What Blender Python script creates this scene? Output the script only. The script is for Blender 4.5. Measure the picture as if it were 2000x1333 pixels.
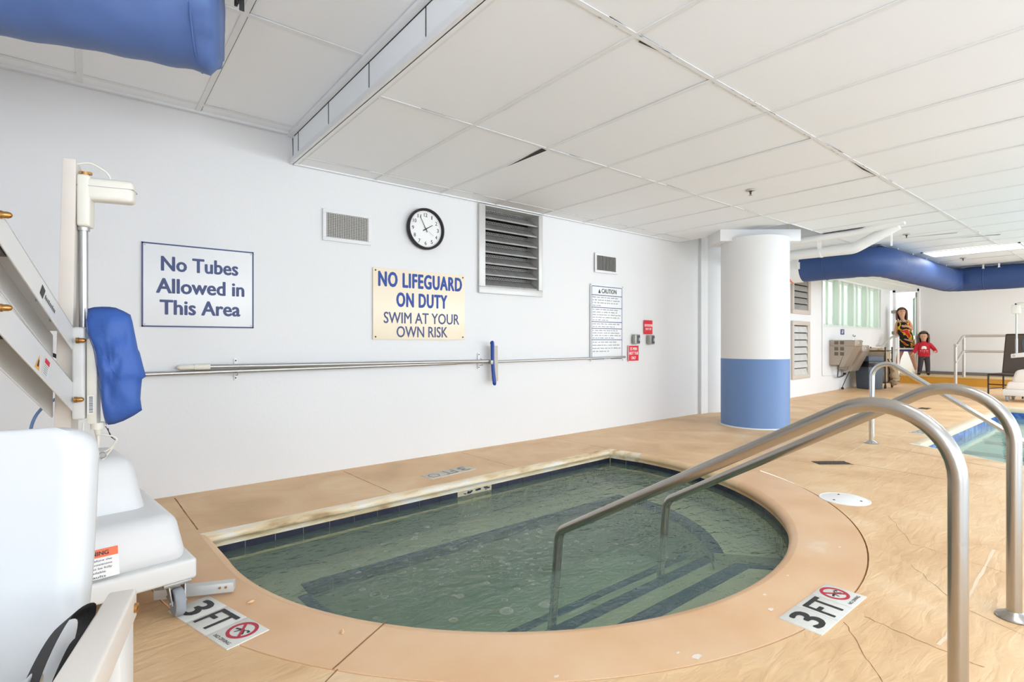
import bpy, bmesh, math, random
from mathutils import Vector, Matrix, noise, geometry
random.seed(7)
for o in list(bpy.data.objects): bpy.data.objects.remove(o)
SC = bpy.context.scene
COL = SC.collection
PI = math.pi
def R(d): return math.radians(d)
def lin(c):
    return tuple((v/255/12.92 if v/255 <= .04045 else ((v/255+.055)/1.055)**2.4) for v in c)

# ------------------------------------------------------------------ camera, world, light, exposure
cam = bpy.data.cameras.new('camera'); cam_o = bpy.data.objects.new('camera', cam); COL.objects.link(cam_o)
cam_o.location = (0, 0, 1.01); cam_o.rotation_euler = (R(90), 0, R(51.08-90))
cam.sensor_width = 36; cam.lens = 36*1029.9/2000; cam.clip_start = .02; cam.clip_end = 200
SC.camera = cam_o
wd = bpy.data.worlds.new('daylight'); SC.world = wd; wd.use_nodes = True
bg = wd.node_tree.nodes['Background']; bg.inputs[0].default_value = (.88, .94, 1, 1); bg.inputs[1].default_value = 2.4
SC.view_settings.view_transform = 'Standard'; SC.view_settings.look = 'None'
SC.view_settings.gamma = 1; SC.view_settings.use_curve_mapping = False
SC.view_settings.exposure = 0.10
def area(name, loc, rot, sx, sy, power, color=(1, 1, 1)):
    l = bpy.data.lights.new(name, 'AREA'); l.shape = 'RECTANGLE'; l.size = sx; l.size_y = sy; l.energy = power; l.color = color
    o = bpy.data.objects.new(name, l); COL.objects.link(o); o.location = loc; o.rotation_euler = rot
    return o
DAY = (.87, .94, 1)
# daylight through the tall windows of the poolside wall (behind and beside the camera)
for i, (x, pw) in enumerate(((1.1, 112), (4.6, 104), (8.1, 118), (11.6, 150), (14.7, 250))):
    area('window_daylight', (x, -6.65, 1.25), (R(126), 0, 0), 2.6, 2.1, pw, DAY)
area('window_daylight', (-1.85, -3.0, 1.3), (R(132), 0, R(-90)), 3.0, 1.6, 150, DAY)  # added fill through an unseen left opening, tilted up at the raised ceiling
# unseen fill lamps added in the ceiling grid to brighten floor and ceiling
FILLX = (2.13, 4.57, 7.01, 9.45, 11.88, 14.32)
for x, pw in zip(FILLX, (16, 10, 20, 36, 70, 74)): area('panel_and_fill_lamp', (x, -.41, 2.285), (0, 0, 0), .54, 1.1, pw, (.88, .94, 1))
area('panel_and_fill_lamp', (9.92, 1.735, 2.300), (0, 0, 0), .54, .95, 9, (.95, .97, 1))
SC.cycles.use_denoising = True
SC.cycles.max_bounces = 10; SC.cycles.diffuse_bounces = 6; SC.cycles.glossy_bounces = 4
SC.cycles.transparent_max_bounces = 16; SC.cycles.transmission_bounces = 6
SC.cycles.caustics_reflective = False; SC.cycles.caustics_refractive = False
SC.cycles.sample_clamp_indirect = 6

# ------------------------------------------------------------------ materials
def nodes(name):
    m = bpy.data.materials.new(name); m.use_nodes = True
    nt = m.node_tree; return m, nt, nt.nodes['Principled BSDF']
def mat(name, rgb, rough=.5, metal=0, bump=0, bscale=60, var=0, vscale=6, spec=.5, emit=0, stretch=None, aniso=0):
    m, nt, b = nodes(name); c = lin(rgb) + (1,)
    b.inputs['Base Color'].default_value = c; b.inputs['Roughness'].default_value = rough; b.inputs['Metallic'].default_value = metal
    b.inputs['Specular IOR Level'].default_value = spec
    if aniso: b.inputs['Anisotropic'].default_value = aniso
    if emit: b.inputs['Emission Color'].default_value = c; b.inputs['Emission Strength'].default_value = emit
    if var or bump:
        tc = nt.nodes.new('ShaderNodeTexCoord'); mp = nt.nodes.new('ShaderNodeMapping'); nt.links.new(tc.outputs['Object'], mp.inputs[0])
        if stretch: mp.inputs['Scale'].default_value = stretch
    if var:
        n = nt.nodes.new('ShaderNodeTexNoise'); n.inputs['Scale'].default_value = vscale; n.inputs['Detail'].default_value = 5
        mx = nt.nodes.new('ShaderNodeMixRGB'); mx.blend_type = 'MULTIPLY'; mx.inputs[0].default_value = 1; mx.inputs[1].default_value = c
        rp = nt.nodes.new('ShaderNodeValToRGB'); rp.color_ramp.elements[0].position = .3; rp.color_ramp.elements[1].position = .7
        rp.color_ramp.elements[0].color = (1-var,)*3+(1,); rp.color_ramp.elements[1].color = (1, 1, 1, 1)
        nt.links.new(mp.outputs[0], n.inputs['Vector']); nt.links.new(n.outputs[0], rp.inputs[0]); nt.links.new(rp.outputs[0], mx.inputs[2]); nt.links.new(mx.outputs[0], b.inputs['Base Color'])
    if bump:
        n = nt.nodes.new('ShaderNodeTexNoise'); n.inputs['Scale'].default_value = bscale; n.inputs['Detail'].default_value = 4
        bp = nt.nodes.new('ShaderNodeBump'); bp.inputs['Strength'].default_value = bump; bp.inputs['Distance'].default_value = .01
        nt.links.new(mp.outputs[0], n.inputs['Vector']); nt.links.new(n.outputs[0], bp.inputs['Height']); nt.links.new(bp.outputs[0], b.inputs['Normal'])
    return m
def ramp_mat(name, cols, scale, rough=.6, detail=6, stretch=(1, 1, 1), bump=.3, bscale=25, bstretch=None, dist=.01, distort=0):
    """noise-driven mix of several colours [(pos, rgb)] with a second noise as relief"""
    m, nt, b = nodes(name); b.inputs['Roughness'].default_value = rough
    tc = nt.nodes.new('ShaderNodeTexCoord'); mp = nt.nodes.new('ShaderNodeMapping'); mp.inputs['Scale'].default_value = stretch
    nt.links.new(tc.outputs['Object'], mp.inputs[0])
    n = nt.nodes.new('ShaderNodeTexNoise'); n.inputs['Scale'].default_value = scale; n.inputs['Detail'].default_value = detail; n.inputs['Distortion'].default_value = distort
    nt.links.new(mp.outputs[0], n.inputs['Vector'])
    rp = nt.nodes.new('ShaderNodeValToRGB'); e = rp.color_ramp.elements
    while len(e) < len(cols): e.new(.5)
    for k, (p, c) in enumerate(cols): e[k].position = p; e[k].color = lin(c)+(1,)
    nt.links.new(n.outputs[0], rp.inputs[0]); nt.links.new(rp.outputs[0], b.inputs['Base Color'])
    if bump:
        mp2 = nt.nodes.new('ShaderNodeMapping'); mp2.inputs['Scale'].default_value = bstretch or stretch
        mp2.inputs['Rotation'].default_value = (0, 0, R(-25)) if bstretch else (0, 0, 0)
        nt.links.new(tc.outputs['Object'], mp2.inputs[0])
        n2 = nt.nodes.new('ShaderNodeTexNoise'); n2.inputs['Scale'].default_value = bscale; n2.inputs['Detail'].default_value = 6; n2.inputs['Distortion'].default_value = .6
        nt.links.new(mp2.outputs[0], n2.inputs['Vector'])
        bp = nt.nodes.new('ShaderNodeBump'); bp.inputs['Strength'].default_value = bump; bp.inputs['Distance'].default_value = dist
        nt.links.new(n2.outputs[0], bp.inputs['Height']); nt.links.new(bp.outputs[0], b.inputs['Normal'])
    return m
M = {}
M['wall'] = mat('white wall paint', (230, 230, 230), .55, bump=.08, bscale=35, var=.012, vscale=1.5)
M['colw'] = mat('column white paint', (222, 222, 221), .5)
M['seatw'] = mat('moulded seat plastic', (204, 205, 206), .35)
M['seam'] = mat('board joint', (224, 224, 224), .6)
M['ceil'] = mat('ceiling panel', (242, 246, 250), .7, var=.012, vscale=2)
M['tbar'] = mat('ceiling rail', (232, 235, 238), .5, var=.03, vscale=14)
M['gap'] = mat('ceiling gap', (48, 46, 42), .9)
M['deck'] = ramp_mat('stamped tan concrete', [(.25, (205, 166, 120)), (.45, (222, 182, 136)), (.6, (229, 193, 148)), (.8, (236, 208, 172))], 2.2, .5, 9, bump=.35, bscale=5, bstretch=(1.2, 4, 1), dist=.02, distort=.8)
M['palebounce'] = mat('pale bounce floor', (214, 220, 226), .6, var=.05, vscale=4)  # pale grey chosen for its neutral bounce, floor out of view
M['coping'] = ramp_mat('peach coping concrete', [(.3, (220, 176, 132)), (.5, (227, 186, 144)), (.68, (230, 193, 154)), (.8, (240, 222, 200))], 3.0, .45, 9, bump=.12, bscale=30, dist=.006)
M['worn'] = ramp_mat('worn coping edge', [(.30, (176, 146, 104)), (.42, (224, 198, 156)), (.54, (240, 222, 190)), (.66, (240, 234, 224))], 7, .6, 9, stretch=(.6, 2, 2), bump=.6, bscale=45, dist=.006)
M['cream'] = ramp_mat('cream coping edge', [(.3, (220, 186, 140)), (.55, (233, 200, 158)), (.75, (240, 215, 180))], 6, .5, 6, bump=.2, bscale=40, dist=.005)
M['crack'] = mat('crack filler', (142, 102, 64), .9)
M['crackl'] = mat('pale joint filler', (232, 208, 178), .8)
M['stain'] = mat('pale scuff', (236, 222, 206), .7)
M['tile'] = mat('dark blue tile', (46, 48, 64), .25, var=.35, vscale=30, bump=.15, bscale=60)
M['steptile'] = mat('navy step tile', (12, 26, 90), .3, var=.2, vscale=20)
M['grout'] = mat('pale grout', (196, 186, 160), .8, var=.2, vscale=20)
M['plaster'] = mat('spa plaster', (226, 220, 174), .7, var=.12, vscale=5)
M['poolplaster'] = mat('pool plaster', (226, 240, 232), .6)
M['pooltile'] = ramp_mat('blue pool tile', [(.35, (36, 62, 128)), (.5, (56, 92, 160)), (.65, (86, 130, 176))], 9, .2, 3, bump=0)
M['pooltrim'] = mat('pool step trim', (60, 110, 104), .4)
M['poolcop'] = mat('pale pool coping', (222, 206, 176), .6, var=.06, vscale=8)
M['steel'] = mat('brushed stainless steel', (178, 172, 164), .27, 1, bump=.02, bscale=90, stretch=(1, 1, .05))
M['chrome'] = mat('polished steel', (205, 208, 212), .14, 1)
M['galv'] = mat('dull metal', (172, 170, 164), .45, .7, var=.15, vscale=14)
M['alu'] = mat('brushed aluminium', (186, 186, 184), .32, .9)
M['brass'] = mat('brass', (186, 138, 82), .28, 1)
M['lift'] = mat('white powder coat', (222, 221, 218), .35)
M['liftcream'] = mat('cream powder coat', (224, 215, 205), .4)
M['plas'] = mat('white moulded plastic', (222, 222, 222), .32)
M['plas2'] = mat('ivory plastic', (232, 228, 216), .4)
M['blue'] = mat('blue nylon cover', (54, 94, 172), .55, bump=.5, bscale=16)
M['duct'] = mat('blue duct fabric', (46, 74, 126), .58, bump=.10, bscale=9, var=.08, vscale=3)
M['ductl'] = mat('blue duct fabric light', (84, 112, 170), .5, bump=.35, bscale=5, var=.12, vscale=4)
M['black'] = mat('black rubber', (30, 30, 30), .6)
M['belt'] = mat('black webbing', (44, 42, 42), .8, bump=.3, bscale=300)
M['grey'] = mat('grey rubber', (158, 162, 168), .7, var=.15, vscale=25)
M['dkgrey'] = mat('dark grey plastic', (82, 88, 96), .5)
M['white'] = mat('white', (240, 240, 238), .45)
M['signw'] = mat('sign white', (238, 239, 240), .3)
M['signc'] = mat('sign cream', (246, 232, 206), .3)
M['navy'] = mat('navy ink', (62, 74, 120), .5)
M['royal'] = mat('royal blue ink', (24, 66, 150), .5)
M['ink'] = mat('black ink', (36, 36, 38), .5)
M['inkg'] = mat('grey print', (120, 124, 126), .5)
M['red'] = mat('red sign', (222, 40, 54), .4)
M['redt'] = mat('no-diving red', (186, 34, 58), .5)
M['orange'] = mat('warning orange', (240, 116, 72), .5)
M['yellow'] = mat('caution yellow', (238, 176, 60), .5)
M['marker'] = mat('ceramic marker tile', (222, 220, 212), .35, var=.06, vscale=30)
M['fade'] = mat('worn marker tile', (214, 204, 190), .6, var=.14, vscale=40)
M['fadeink'] = mat('worn marker ink', (132, 140, 138), .7)
M['dark'] = mat('dark void', (34, 33, 32), .9)
M['grille'] = mat('aluminium grille', (186, 182, 176), .45, .3)
M['louv'] = mat('grey louvre blades', (166, 164, 160), .5, .25, var=.22, vscale=7, stretch=(3, 1, 1))
M['louvw'] = mat('pale louvre blades', (206, 206, 202), .5, .2, var=.15, vscale=7)
M['frame'] = mat('aluminium frame', (206, 205, 202), .45, .3)
M['tanframe'] = mat('beige louvre frame', (196, 186, 174), .5)
M['colblue'] = mat('blue column paint', (100, 130, 176), .5, bump=.25, bscale=70, var=.03, vscale=5)
M['pipe'] = mat('white painted pipe', (236, 236, 234), .4)
M['lamp'] = mat('light diffuser', (255, 248, 232), .5, emit=2.2)
M['bin'] = mat('slate grey bin', (78, 88, 100), .55)
M['liner'] = mat('black bin liner', (20, 20, 22), .3, bump=.6, bscale=18)
M['canvas'] = mat('beige canvas', (170, 150, 122), .9, bump=.5, bscale=16, var=.12, vscale=8)
M['towelstuff'] = mat('tan towel', (206, 180, 150), .95, bump=.6, bscale=40)
M['brown'] = mat('brown woven', (96, 84, 78), .7, bump=.5, bscale=220)
M['brownm'] = mat('brown metal', (54, 42, 36), .5)
M['fount'] = mat('drinking fountain steel', (172, 160, 146), .35, .55)
M['vent'] = mat('fountain vent', (104, 92, 80), .6)
M['plat'] = mat('ochre step paint', (206, 150, 52), .55, var=.1, vscale=4)
M['pavg'] = mat('platform top', (214, 186, 140), .6)
M['basegrey'] = mat('grey skirting', (122, 116, 110), .6)
M['railw'] = mat('grey painted rail', (186, 182, 178), .4, .3)
M['skin'] = mat('skin', (206, 158, 130), .55)
M['hair'] = mat('auburn hair', (104, 68, 54), .6, bump=.5, bscale=60, stretch=(1, 1, .2))
M['hairb'] = mat('brown hair', (92, 70, 58), .6, bump=.5, bscale=60, stretch=(1, 1, .2))
M['eye'] = mat('eye', (40, 30, 26), .3)
M['lips'] = mat('lips', (176, 96, 90), .5)
M['redknit'] = mat('red knit', (196, 34, 52), .85, bump=.4, bscale=160)
M['pants'] = mat('dark leggings', (58, 54, 56), .8)
M['shoe'] = mat('white trainer', (232, 230, 232), .6)
M['dshoe'] = mat('dark shoe', (44, 36, 32), .7)
M['twhite'] = mat('towel white', (232, 226, 220), .9)
M['tblue'] = mat('towel blue', (66, 60, 140), .9)
M['towel'] = ramp_mat('bright patterned towel', [(.40, (24, 20, 22)), (.53, (30, 24, 22)), (.545, (226, 186, 44)), (.575, (224, 180, 50)), (.60, (206, 44, 36)), (.70, (196, 40, 38))], 4.2, .9, 2, bump=0, distort=1.5)
M['hedge'] = mat('hedge leaves', (120, 150, 92), .7, var=.4, vscale=12)
M['sill'] = mat('pale green window frame', (214, 224, 214), .4)
M['stone'] = mat('pale stone chip', (226, 186, 150), .8)

# glass
def glass(name, tint, gl=.06):
    m = bpy.data.materials.new(name); m.use_nodes = True; nt = m.node_tree; nt.nodes.clear()
    out = nt.nodes.new('ShaderNodeOutputMaterial'); tr = nt.nodes.new('ShaderNodeBsdfTransparent'); tr.inputs[0].default_value = lin(tint)+(1,)
    g = nt.nodes.new('ShaderNodeBsdfGlossy'); g.inputs['Roughness'].default_value = .03; mx = nt.nodes.new('ShaderNodeMixShader')
    mx.inputs[0].default_value = gl
    nt.links.new(tr.outputs[0], mx.inputs[1]); nt.links.new(g.outputs[0], mx.inputs[2]); nt.links.new(mx.outputs[0], out.inputs[0]); return m
M['glass'] = glass('clear glass', (232, 244, 236))
def frosted():
    m = bpy.data.materials.new('frosted green glass'); m.use_nodes = True; nt = m.node_tree; nt.nodes.clear()
    out = nt.nodes.new('ShaderNodeOutputMaterial'); tr = nt.nodes.new('ShaderNodeBsdfTransparent'); tr.inputs[0].default_value = lin((238, 244, 236))+(1,)
    d = nt.nodes.new('ShaderNodeBsdfTranslucent'); d.inputs[0].default_value = lin((240, 244, 236))+(1,)
    mx = nt.nodes.new('ShaderNodeMixShader'); mx.inputs[0].default_value = .45
    nt.links.new(tr.outputs[0], mx.inputs[1]); nt.links.new(d.outputs[0], mx.inputs[2]); nt.links.new(mx.outputs[0], out.inputs[0]); return m
M['frost'] = frosted()
def water(name, tint, murk, murk_f, vol, dens, wscale, strength, dist):
    m = bpy.data.materials.new(name); m.use_nodes = True; nt = m.node_tree; nt.nodes.clear(); L = nt.links.new
    out = nt.nodes.new('ShaderNodeOutputMaterial'); tr = nt.nodes.new('ShaderNodeBsdfTransparent'); tr.inputs[0].default_value = lin(tint)+(1,)
    di = nt.nodes.new('ShaderNodeBsdfDiffuse'); di.inputs[0].default_value = lin(murk)+(1,)
    gl = nt.nodes.new('ShaderNodeBsdfGlossy'); gl.inputs['Roughness'].default_value = .02
    tc = nt.nodes.new('ShaderNodeTexCoord'); mp = nt.nodes.new('ShaderNodeMapping'); mp.inputs['Scale'].default_value = (1, 1.7, 1); mp.inputs['Rotation'].default_value = (0, 0, R(-18)); L(tc.outputs['Object'], mp.inputs[0])
    n1 = nt.nodes.new('ShaderNodeTexNoise'); n1.inputs['Scale'].default_value = wscale; n1.inputs['Detail'].default_value = 3; n1.inputs['Distortion'].default_value = .7
    n2 = nt.nodes.new('ShaderNodeTexNoise'); n2.inputs['Scale'].default_value = wscale*3.4; n2.inputs['Detail'].default_value = 2
    L(mp.outputs[0], n1.inputs['Vector']); L(mp.outputs[0], n2.inputs['Vector'])
    ad = nt.nodes.new('ShaderNodeMath'); ad.operation = 'MULTIPLY_ADD'; ad.inputs[1].default_value = .35; L(n2.outputs[0], ad.inputs[0]); L(n1.outputs[0], ad.inputs[2])
    bp = nt.nodes.new('ShaderNodeBump'); bp.inputs['Strength'].default_value = strength; bp.inputs['Distance'].default_value = dist; L(ad.outputs[0], bp.inputs['Height'])
    L(bp.outputs[0], gl.inputs['Normal'])
    fr = nt.nodes.new('ShaderNodeFresnel'); fr.inputs[0].default_value = 1.33; L(bp.outputs[0], fr.inputs['Normal'])
    m1 = nt.nodes.new('ShaderNodeMixShader'); m1.inputs[0].default_value = murk_f; L(tr.outputs[0], m1.inputs[1]); L(di.outputs[0], m1.inputs[2])
    m2 = nt.nodes.new('ShaderNodeMixShader'); L(fr.outputs[0], m2.inputs[0]); L(m1.outputs[0], m2.inputs[1]); L(gl.outputs[0], m2.inputs[2]); L(m2.outputs[0], out.inputs[0])
    if dens:
        va = nt.nodes.new('ShaderNodeVolumeAbsorption'); va.inputs[0].default_value = lin(vol)+(1,); va.inputs[1].default_value = dens; L(va.outputs[0], out.inputs['Volume'])
    return m
M['spawater'] = water('cloudy spa water', (246, 251, 249), (168, 208, 196), .17, (164, 214, 204), .58, 8, .6, .03)
M['poolwater'] = water('clear pool water', (244, 252, 248), (184, 216, 204), .35, (190, 236, 230), .25, 5, .12, .015)

M['bubble'] = glass('bubble film', (252, 253, 252), .10)
_nt = M['bubble'].node_tree; _lw = _nt.nodes.new('ShaderNodeLayerWeight'); _pw = _nt.nodes.new('ShaderNodeMath'); _pw.operation = 'POWER'; _pw.inputs[1].default_value = 2.2; _ml = _nt.nodes.new('ShaderNodeMath'); _ml.operation = 'MULTIPLY'; _ml.inputs[1].default_value = .5
_nt.links.new(_lw.outputs['Facing'], _pw.inputs[0]); _nt.links.new(_pw.outputs[0], _ml.inputs[0])
_nt.links.new(_ml.outputs[0], [n for n in _nt.nodes if n.type == 'MIX_SHADER'][0].inputs[0])

# ------------------------------------------------------------------ mesh helpers
class B:
    def __init__(s): s.bm = bmesh.new(); s.mi = 0; s.T = Matrix()
    def _add(s, vs, fs):
        v = [s.bm.verts.new(s.T @ Vector(p)) for p in vs]; out = []
        for f in fs:
            try: q = s.bm.faces.new([v[i] for i in f]); q.material_index = s.mi; out.append(q)
            except ValueError: pass
        return v, out
    def box(s, x0, x1, y0, y1, z0, z1, bev=0, seg=2, m=None):
        x0, x1 = min(x0, x1), max(x0, x1); y0, y1 = min(y0, y1), max(y0, y1); z0, z1 = min(z0, z1), max(z0, z1)
        vs = [(x, y, z) for z in (z0, z1) for y in (y0, y1) for x in (x0, x1)]
        return s.hexa(vs, bev, seg, m)
    def hexa(s, vs, bev=0, seg=2, m=None):
        """eight corners: bottom (x0y0, x1y0, x0y1, x1y1) then top"""
        if m is not None: vs = [m @ Vector(p) for p in vs]
        v, f = s._add(vs, [(0, 2, 3, 1), (4, 5, 7, 6), (0, 1, 5, 4), (2, 6, 7, 3), (0, 4, 6, 2), (1, 3, 7, 5)])
        if bev:
            es = list({e for q in f for e in q.edges}); k = s.mi
            r = bmesh.ops.bevel(s.bm, geom=es, offset=bev, segments=seg, profile=.5, affect='EDGES')
            for q in r['faces']: q.material_index = k
        return s
    def ob(s, c, size, rz=0, bev=0, seg=2, rx=0, ry=0):
        m = Matrix.Translation(c) @ Matrix.Rotation(rz, 4, 'Z') @ Matrix.Rotation(ry, 4, 'Y') @ Matrix.Rotation(rx, 4, 'X')
        a, b, d = (v/2 for v in size); return s.box(-a, a, -b, b, -d, d, bev, seg, m)
    def tube(s, pts, r, n=12, cap=True, closed=False, sy=1):
        pts = [Vector(p) for p in pts]; N = len(pts); rr = r if isinstance(r, (list, tuple)) else [r]*N
        up = None; rings = []
        for i, p in enumerate(pts):
            a = pts[i-1] if (i > 0 or closed) else p; b = pts[(i+1) % N] if (i < N-1 or closed) else p
            t = (b-a).normalized()
            if up is None: up = t.orthogonal().normalized()
            else: up = (up - t*up.dot(t)).normalized()
            w = t.cross(up)
            rings.append([s.bm.verts.new(s.T @ (p + (up*math.cos(2*PI*k/n) + w*math.sin(2*PI*k/n)*sy)*rr[i])) for k in range(n)])
        for i in range(N if closed else N-1):
            A, C = rings[i], rings[(i+1) % N]
            for k in range(n):
                f = s.bm.faces.new((A[k], A[(k+1) % n], C[(k+1) % n], C[k])); f.material_index = s.mi
        if cap and not closed:
            for ring, rev in ((rings[0], True), (rings[-1], False)):
                f = s.bm.faces.new(list(reversed(ring)) if rev else ring); f.material_index = s.mi
        return s
    def cyl(s, p0, p1, r0, r1=None, n=20): return s.tube([p0, p1], [r0, r0 if r1 is None else r1], n)
    def lathe(s, prof, c=(0, 0, 0), n=32, axis='Z', a0=0, a1=2*PI):
        full = abs(a1-a0-2*PI) < 1e-6; K = n if full else n+1; rings = []
        for r, z in prof:
            rg = []
            for k in range(K):
                a = a0+(a1-a0)*k/n; u, v = r*math.cos(a), r*math.sin(a)
                p = (u, v, z) if axis == 'Z' else ((z, u, v) if axis == 'X' else (u, z, v))
                rg.append(s.bm.verts.new(s.T @ (Vector(p)+Vector(c))))
            rings.append(rg)
        for A, C in zip(rings, rings[1:]):
            for k in range(n if full else n):
                k2 = (k+1) % K
                if not full and k == K-1: continue
                f = s.bm.faces.new((A[k], A[k2], C[k2], C[k])); f.material_index = s.mi
        for rg, rev in ((rings[0], True), (rings[-1], False)):
            i0, i1 = (0, 1) if rev else (-1, -2)
            if full and prof[i0][0] > 1e-3 and prof[0] != prof[-1] and abs(prof[i0][1]-prof[i1][1]) > 1e-6 and prof[i0][0] < .05:
                f = s.bm.faces.new(list(reversed(rg)) if rev else rg); f.material_index = s.mi
        return s
    def ell(s, c, r, n=16, m=None):
        if not isinstance(r, (tuple, list)): r = (r, r, r)
        mm = s.T @ Matrix.Translation(c) @ (m or Matrix()) @ Matrix.Diagonal((*r, 1))
        q = bmesh.ops.create_uvsphere(s.bm, u_segments=n, v_segments=max(6, n*2//3), radius=1, matrix=mm)
        for f in {f for v in q['verts'] for f in v.link_faces}: f.material_index = s.mi
        return s
    def prism(s, poly, z0, z1):
        n = len(poly); vs = [(x, y, z0) for x, y in poly]+[(x, y, z1) for x, y in poly]
        s._add(vs, [tuple(reversed(range(n))), tuple(range(n, 2*n))]+[(i, (i+1) % n, n+(i+1) % n, n+i) for i in range(n)]); return s
    def poly(s, pts): s._add(pts, [tuple(range(len(pts)))]); return s
    def strip(s, a, b, w, z, w2=None):
        a, b = Vector((a[0], a[1])), Vector((b[0], b[1])); d = (b-a).normalized(); p = Vector((-d.y, d.x)); w2 = w if w2 is None else w2
        q = [a-p*w/2, b-p*w2/2, b+p*w2/2, a+p*w/2]; return s.poly([(v.x, v.y, z) for v in q])
    def build(s, name, m, parent=None, inv=None, smooth=.7, keep=False):
        bmesh.ops.recalc_face_normals(s.bm, faces=s.bm.faces)
        me = bpy.data.meshes.new(name)
        if smooth:
            for f in s.bm.faces: f.smooth = True
            for e in s.bm.edges:
                if len(e.link_faces) == 2: e.smooth = e.calc_face_angle(0) < smooth
        s.bm.to_mesh(me); s.bm.free()
        for x in (m if isinstance(m, list) else [m]): me.materials.append(M[x] if isinstance(x, str) else x)
        o = bpy.data.objects.new(name, me); COL.objects.link(o)
        if parent is not None:
            o.parent = parent
            if inv is not None: o.matrix_parent_inverse = inv
        return o
def tag(o, label=None, cat=None, group=None, kind=None):
    if label: o['label'] = label
    if cat: o['category'] = cat
    if group: o['group'] = group
    if kind: o['kind'] = kind
    return o
class Thing:
    """an Empty at the thing's base; parts are written in world metres (local=False) or in the thing's own frame"""
    def __init__(s, name, label, cat, loc=(0, 0, 0), rz=0, group=None, local=False):
        s.o = bpy.data.objects.new(name, None); COL.objects.link(s.o); s.o.empty_display_size = .1
        s.o.location = loc; s.o.rotation_euler = (0, 0, rz); tag(s.o, label, cat, group)
        s.M = Matrix.Translation(loc) @ Matrix.Rotation(rz, 4, 'Z'); s.inv = None if local else s.M.inverted()
    def part(s, name, b, m, label=None, smooth=.7):
        o = b.build(name, m, s.o, s.inv, smooth)
        if label: o['label'] = label
        return o
    def text(s, name, txt, m, *a, **k):
        if isinstance(txt, list):
            return [textobj(name, x[0], m, x[1], a[1], a[2], x[2], x[3], parent=s.o, inv=s.inv, **k) for x in txt]
        return textobj(name, txt, m, *a, parent=s.o, inv=s.inv, **k)
def sub(parent, name, b, m, label=None, smooth=.7):
    o = b.build(name, m, parent, None, smooth)
    if label: o['label'] = label
    return o
def struct(name, b, m, smooth=.5): return tag(b.build(name, m, None, None, smooth), kind='structure')
def copy_tree(o, parent=None):
    c = o.copy(); COL.objects.link(c)
    if parent is not None: c.parent = parent
    for ch in [x for x in bpy.data.objects if x.parent == o]: copy_tree(ch, c)
    return c
def textmesh(txt, bold=0, space=1.0):
    cu = bpy.data.curves.new('lettering', 'FONT'); cu.body = txt; cu.size = 1; cu.offset = bold; cu.space_character = space; cu.resolution_u = 3
    t = bpy.data.objects.new('lettering', cu); COL.objects.link(t)
    dg = bpy.context.evaluated_depsgraph_get(); dg.update()
    me = bpy.data.meshes.new_from_object(t.evaluated_get(dg)); bpy.data.objects.remove(t); bpy.data.curves.remove(cu); return me
def addtext(b, txt, c, right, up, w, h, bold=.012, space=1.0, lift=.0008):
    """flat lettering fitted to a w x h box centred on c, added to builder b; heavier weights are struck several times side by side"""
    me = textmesh(txt, 0, space); xs = [v.co.x for v in me.vertices]; ys = [v.co.y for v in me.vertices]
    if not xs: return
    right, up, c = Vector(right).normalized(), Vector(up).normalized(), Vector(c); nrm = right.cross(up)
    x0, x1, y0, y1 = min(xs), max(xs), min(ys), max(ys); sx = w/(x1-x0+2*bold); sy = h/(y1-y0+bold) if h else sx
    for k, (dx, dy) in enumerate(((0, 0), (-1, 0), (1, 0), (-.5, .5), (.5, .5), (-.5, -.5), (.5, -.5)) if bold else ((0, 0),)):
        vs = [c + right*((v.co.x+dx*bold-(x0+x1)/2)*sx) + up*((v.co.y+dy*bold-(y0+y1)/2)*sy) + nrm*(lift+k*.00003) for v in me.vertices]
        b._add(vs, [tuple(p.vertices) for p in me.polygons])
    bpy.data.meshes.remove(me)
def textobj(name, txt, m, c, right, up, w, h, parent=None, inv=None, **k):
    b = B()
    for t in (txt if isinstance(txt, list) else [(txt, c, w, h)]): addtext(b, t[0], t[1], right, up, t[2], t[3], **k)
    return b.build(name, m, parent, inv, 0)
def arc(c, r, a0, a1, n): return [(c[0]+r*math.cos(R(a0+(a1-a0)*k/n)), c[1]+r*math.sin(R(a0+(a1-a0)*k/n))) for k in range(n+1)]
def smooth_path(pts, k=8):
    P = [Vector(p) for p in pts]; out = []
    for i in range(len(P)-1):
        a, b, c, d = P[max(i-1, 0)], P[i], P[i+1], P[min(i+2, len(P)-1)]
        for j in range(k):
            t = j/k; out.append(.5*((2*b)+(c-a)*t+(2*a-5*b+4*c-d)*t*t+(3*b-3*c+d-a)*t**3))
    return out+[P[-1]]
def fillet(pts, rad, n=8):
    P = [Vector(p) for p in pts]; out = [P[0]]
    for i in range(1, len(P)-1):
        r = rad[i-1] if isinstance(rad, (list, tuple)) else rad
        u, v = (P[i-1]-P[i]).normalized(), (P[i+1]-P[i]).normalized(); ang = u.angle(v); d = r/math.tan(ang/2)
        a, b = P[i]+u*d, P[i]+v*d; bis = (u+v).normalized(); c = P[i]+bis*(r/math.sin(ang/2))
        q0, q1 = a-c, b-c; th = q0.angle(q1); ax = q0.cross(q1).normalized()
        for k in range(n+1): out.append(c+Matrix.Rotation(th*k/n, 3, ax) @ q0)
    return out+[P[-1]]

CZ = 2.3175     # lower ceiling
UZ = 2.535      # raised ceiling over the lift
WY = 4.05       # long white wall
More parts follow.
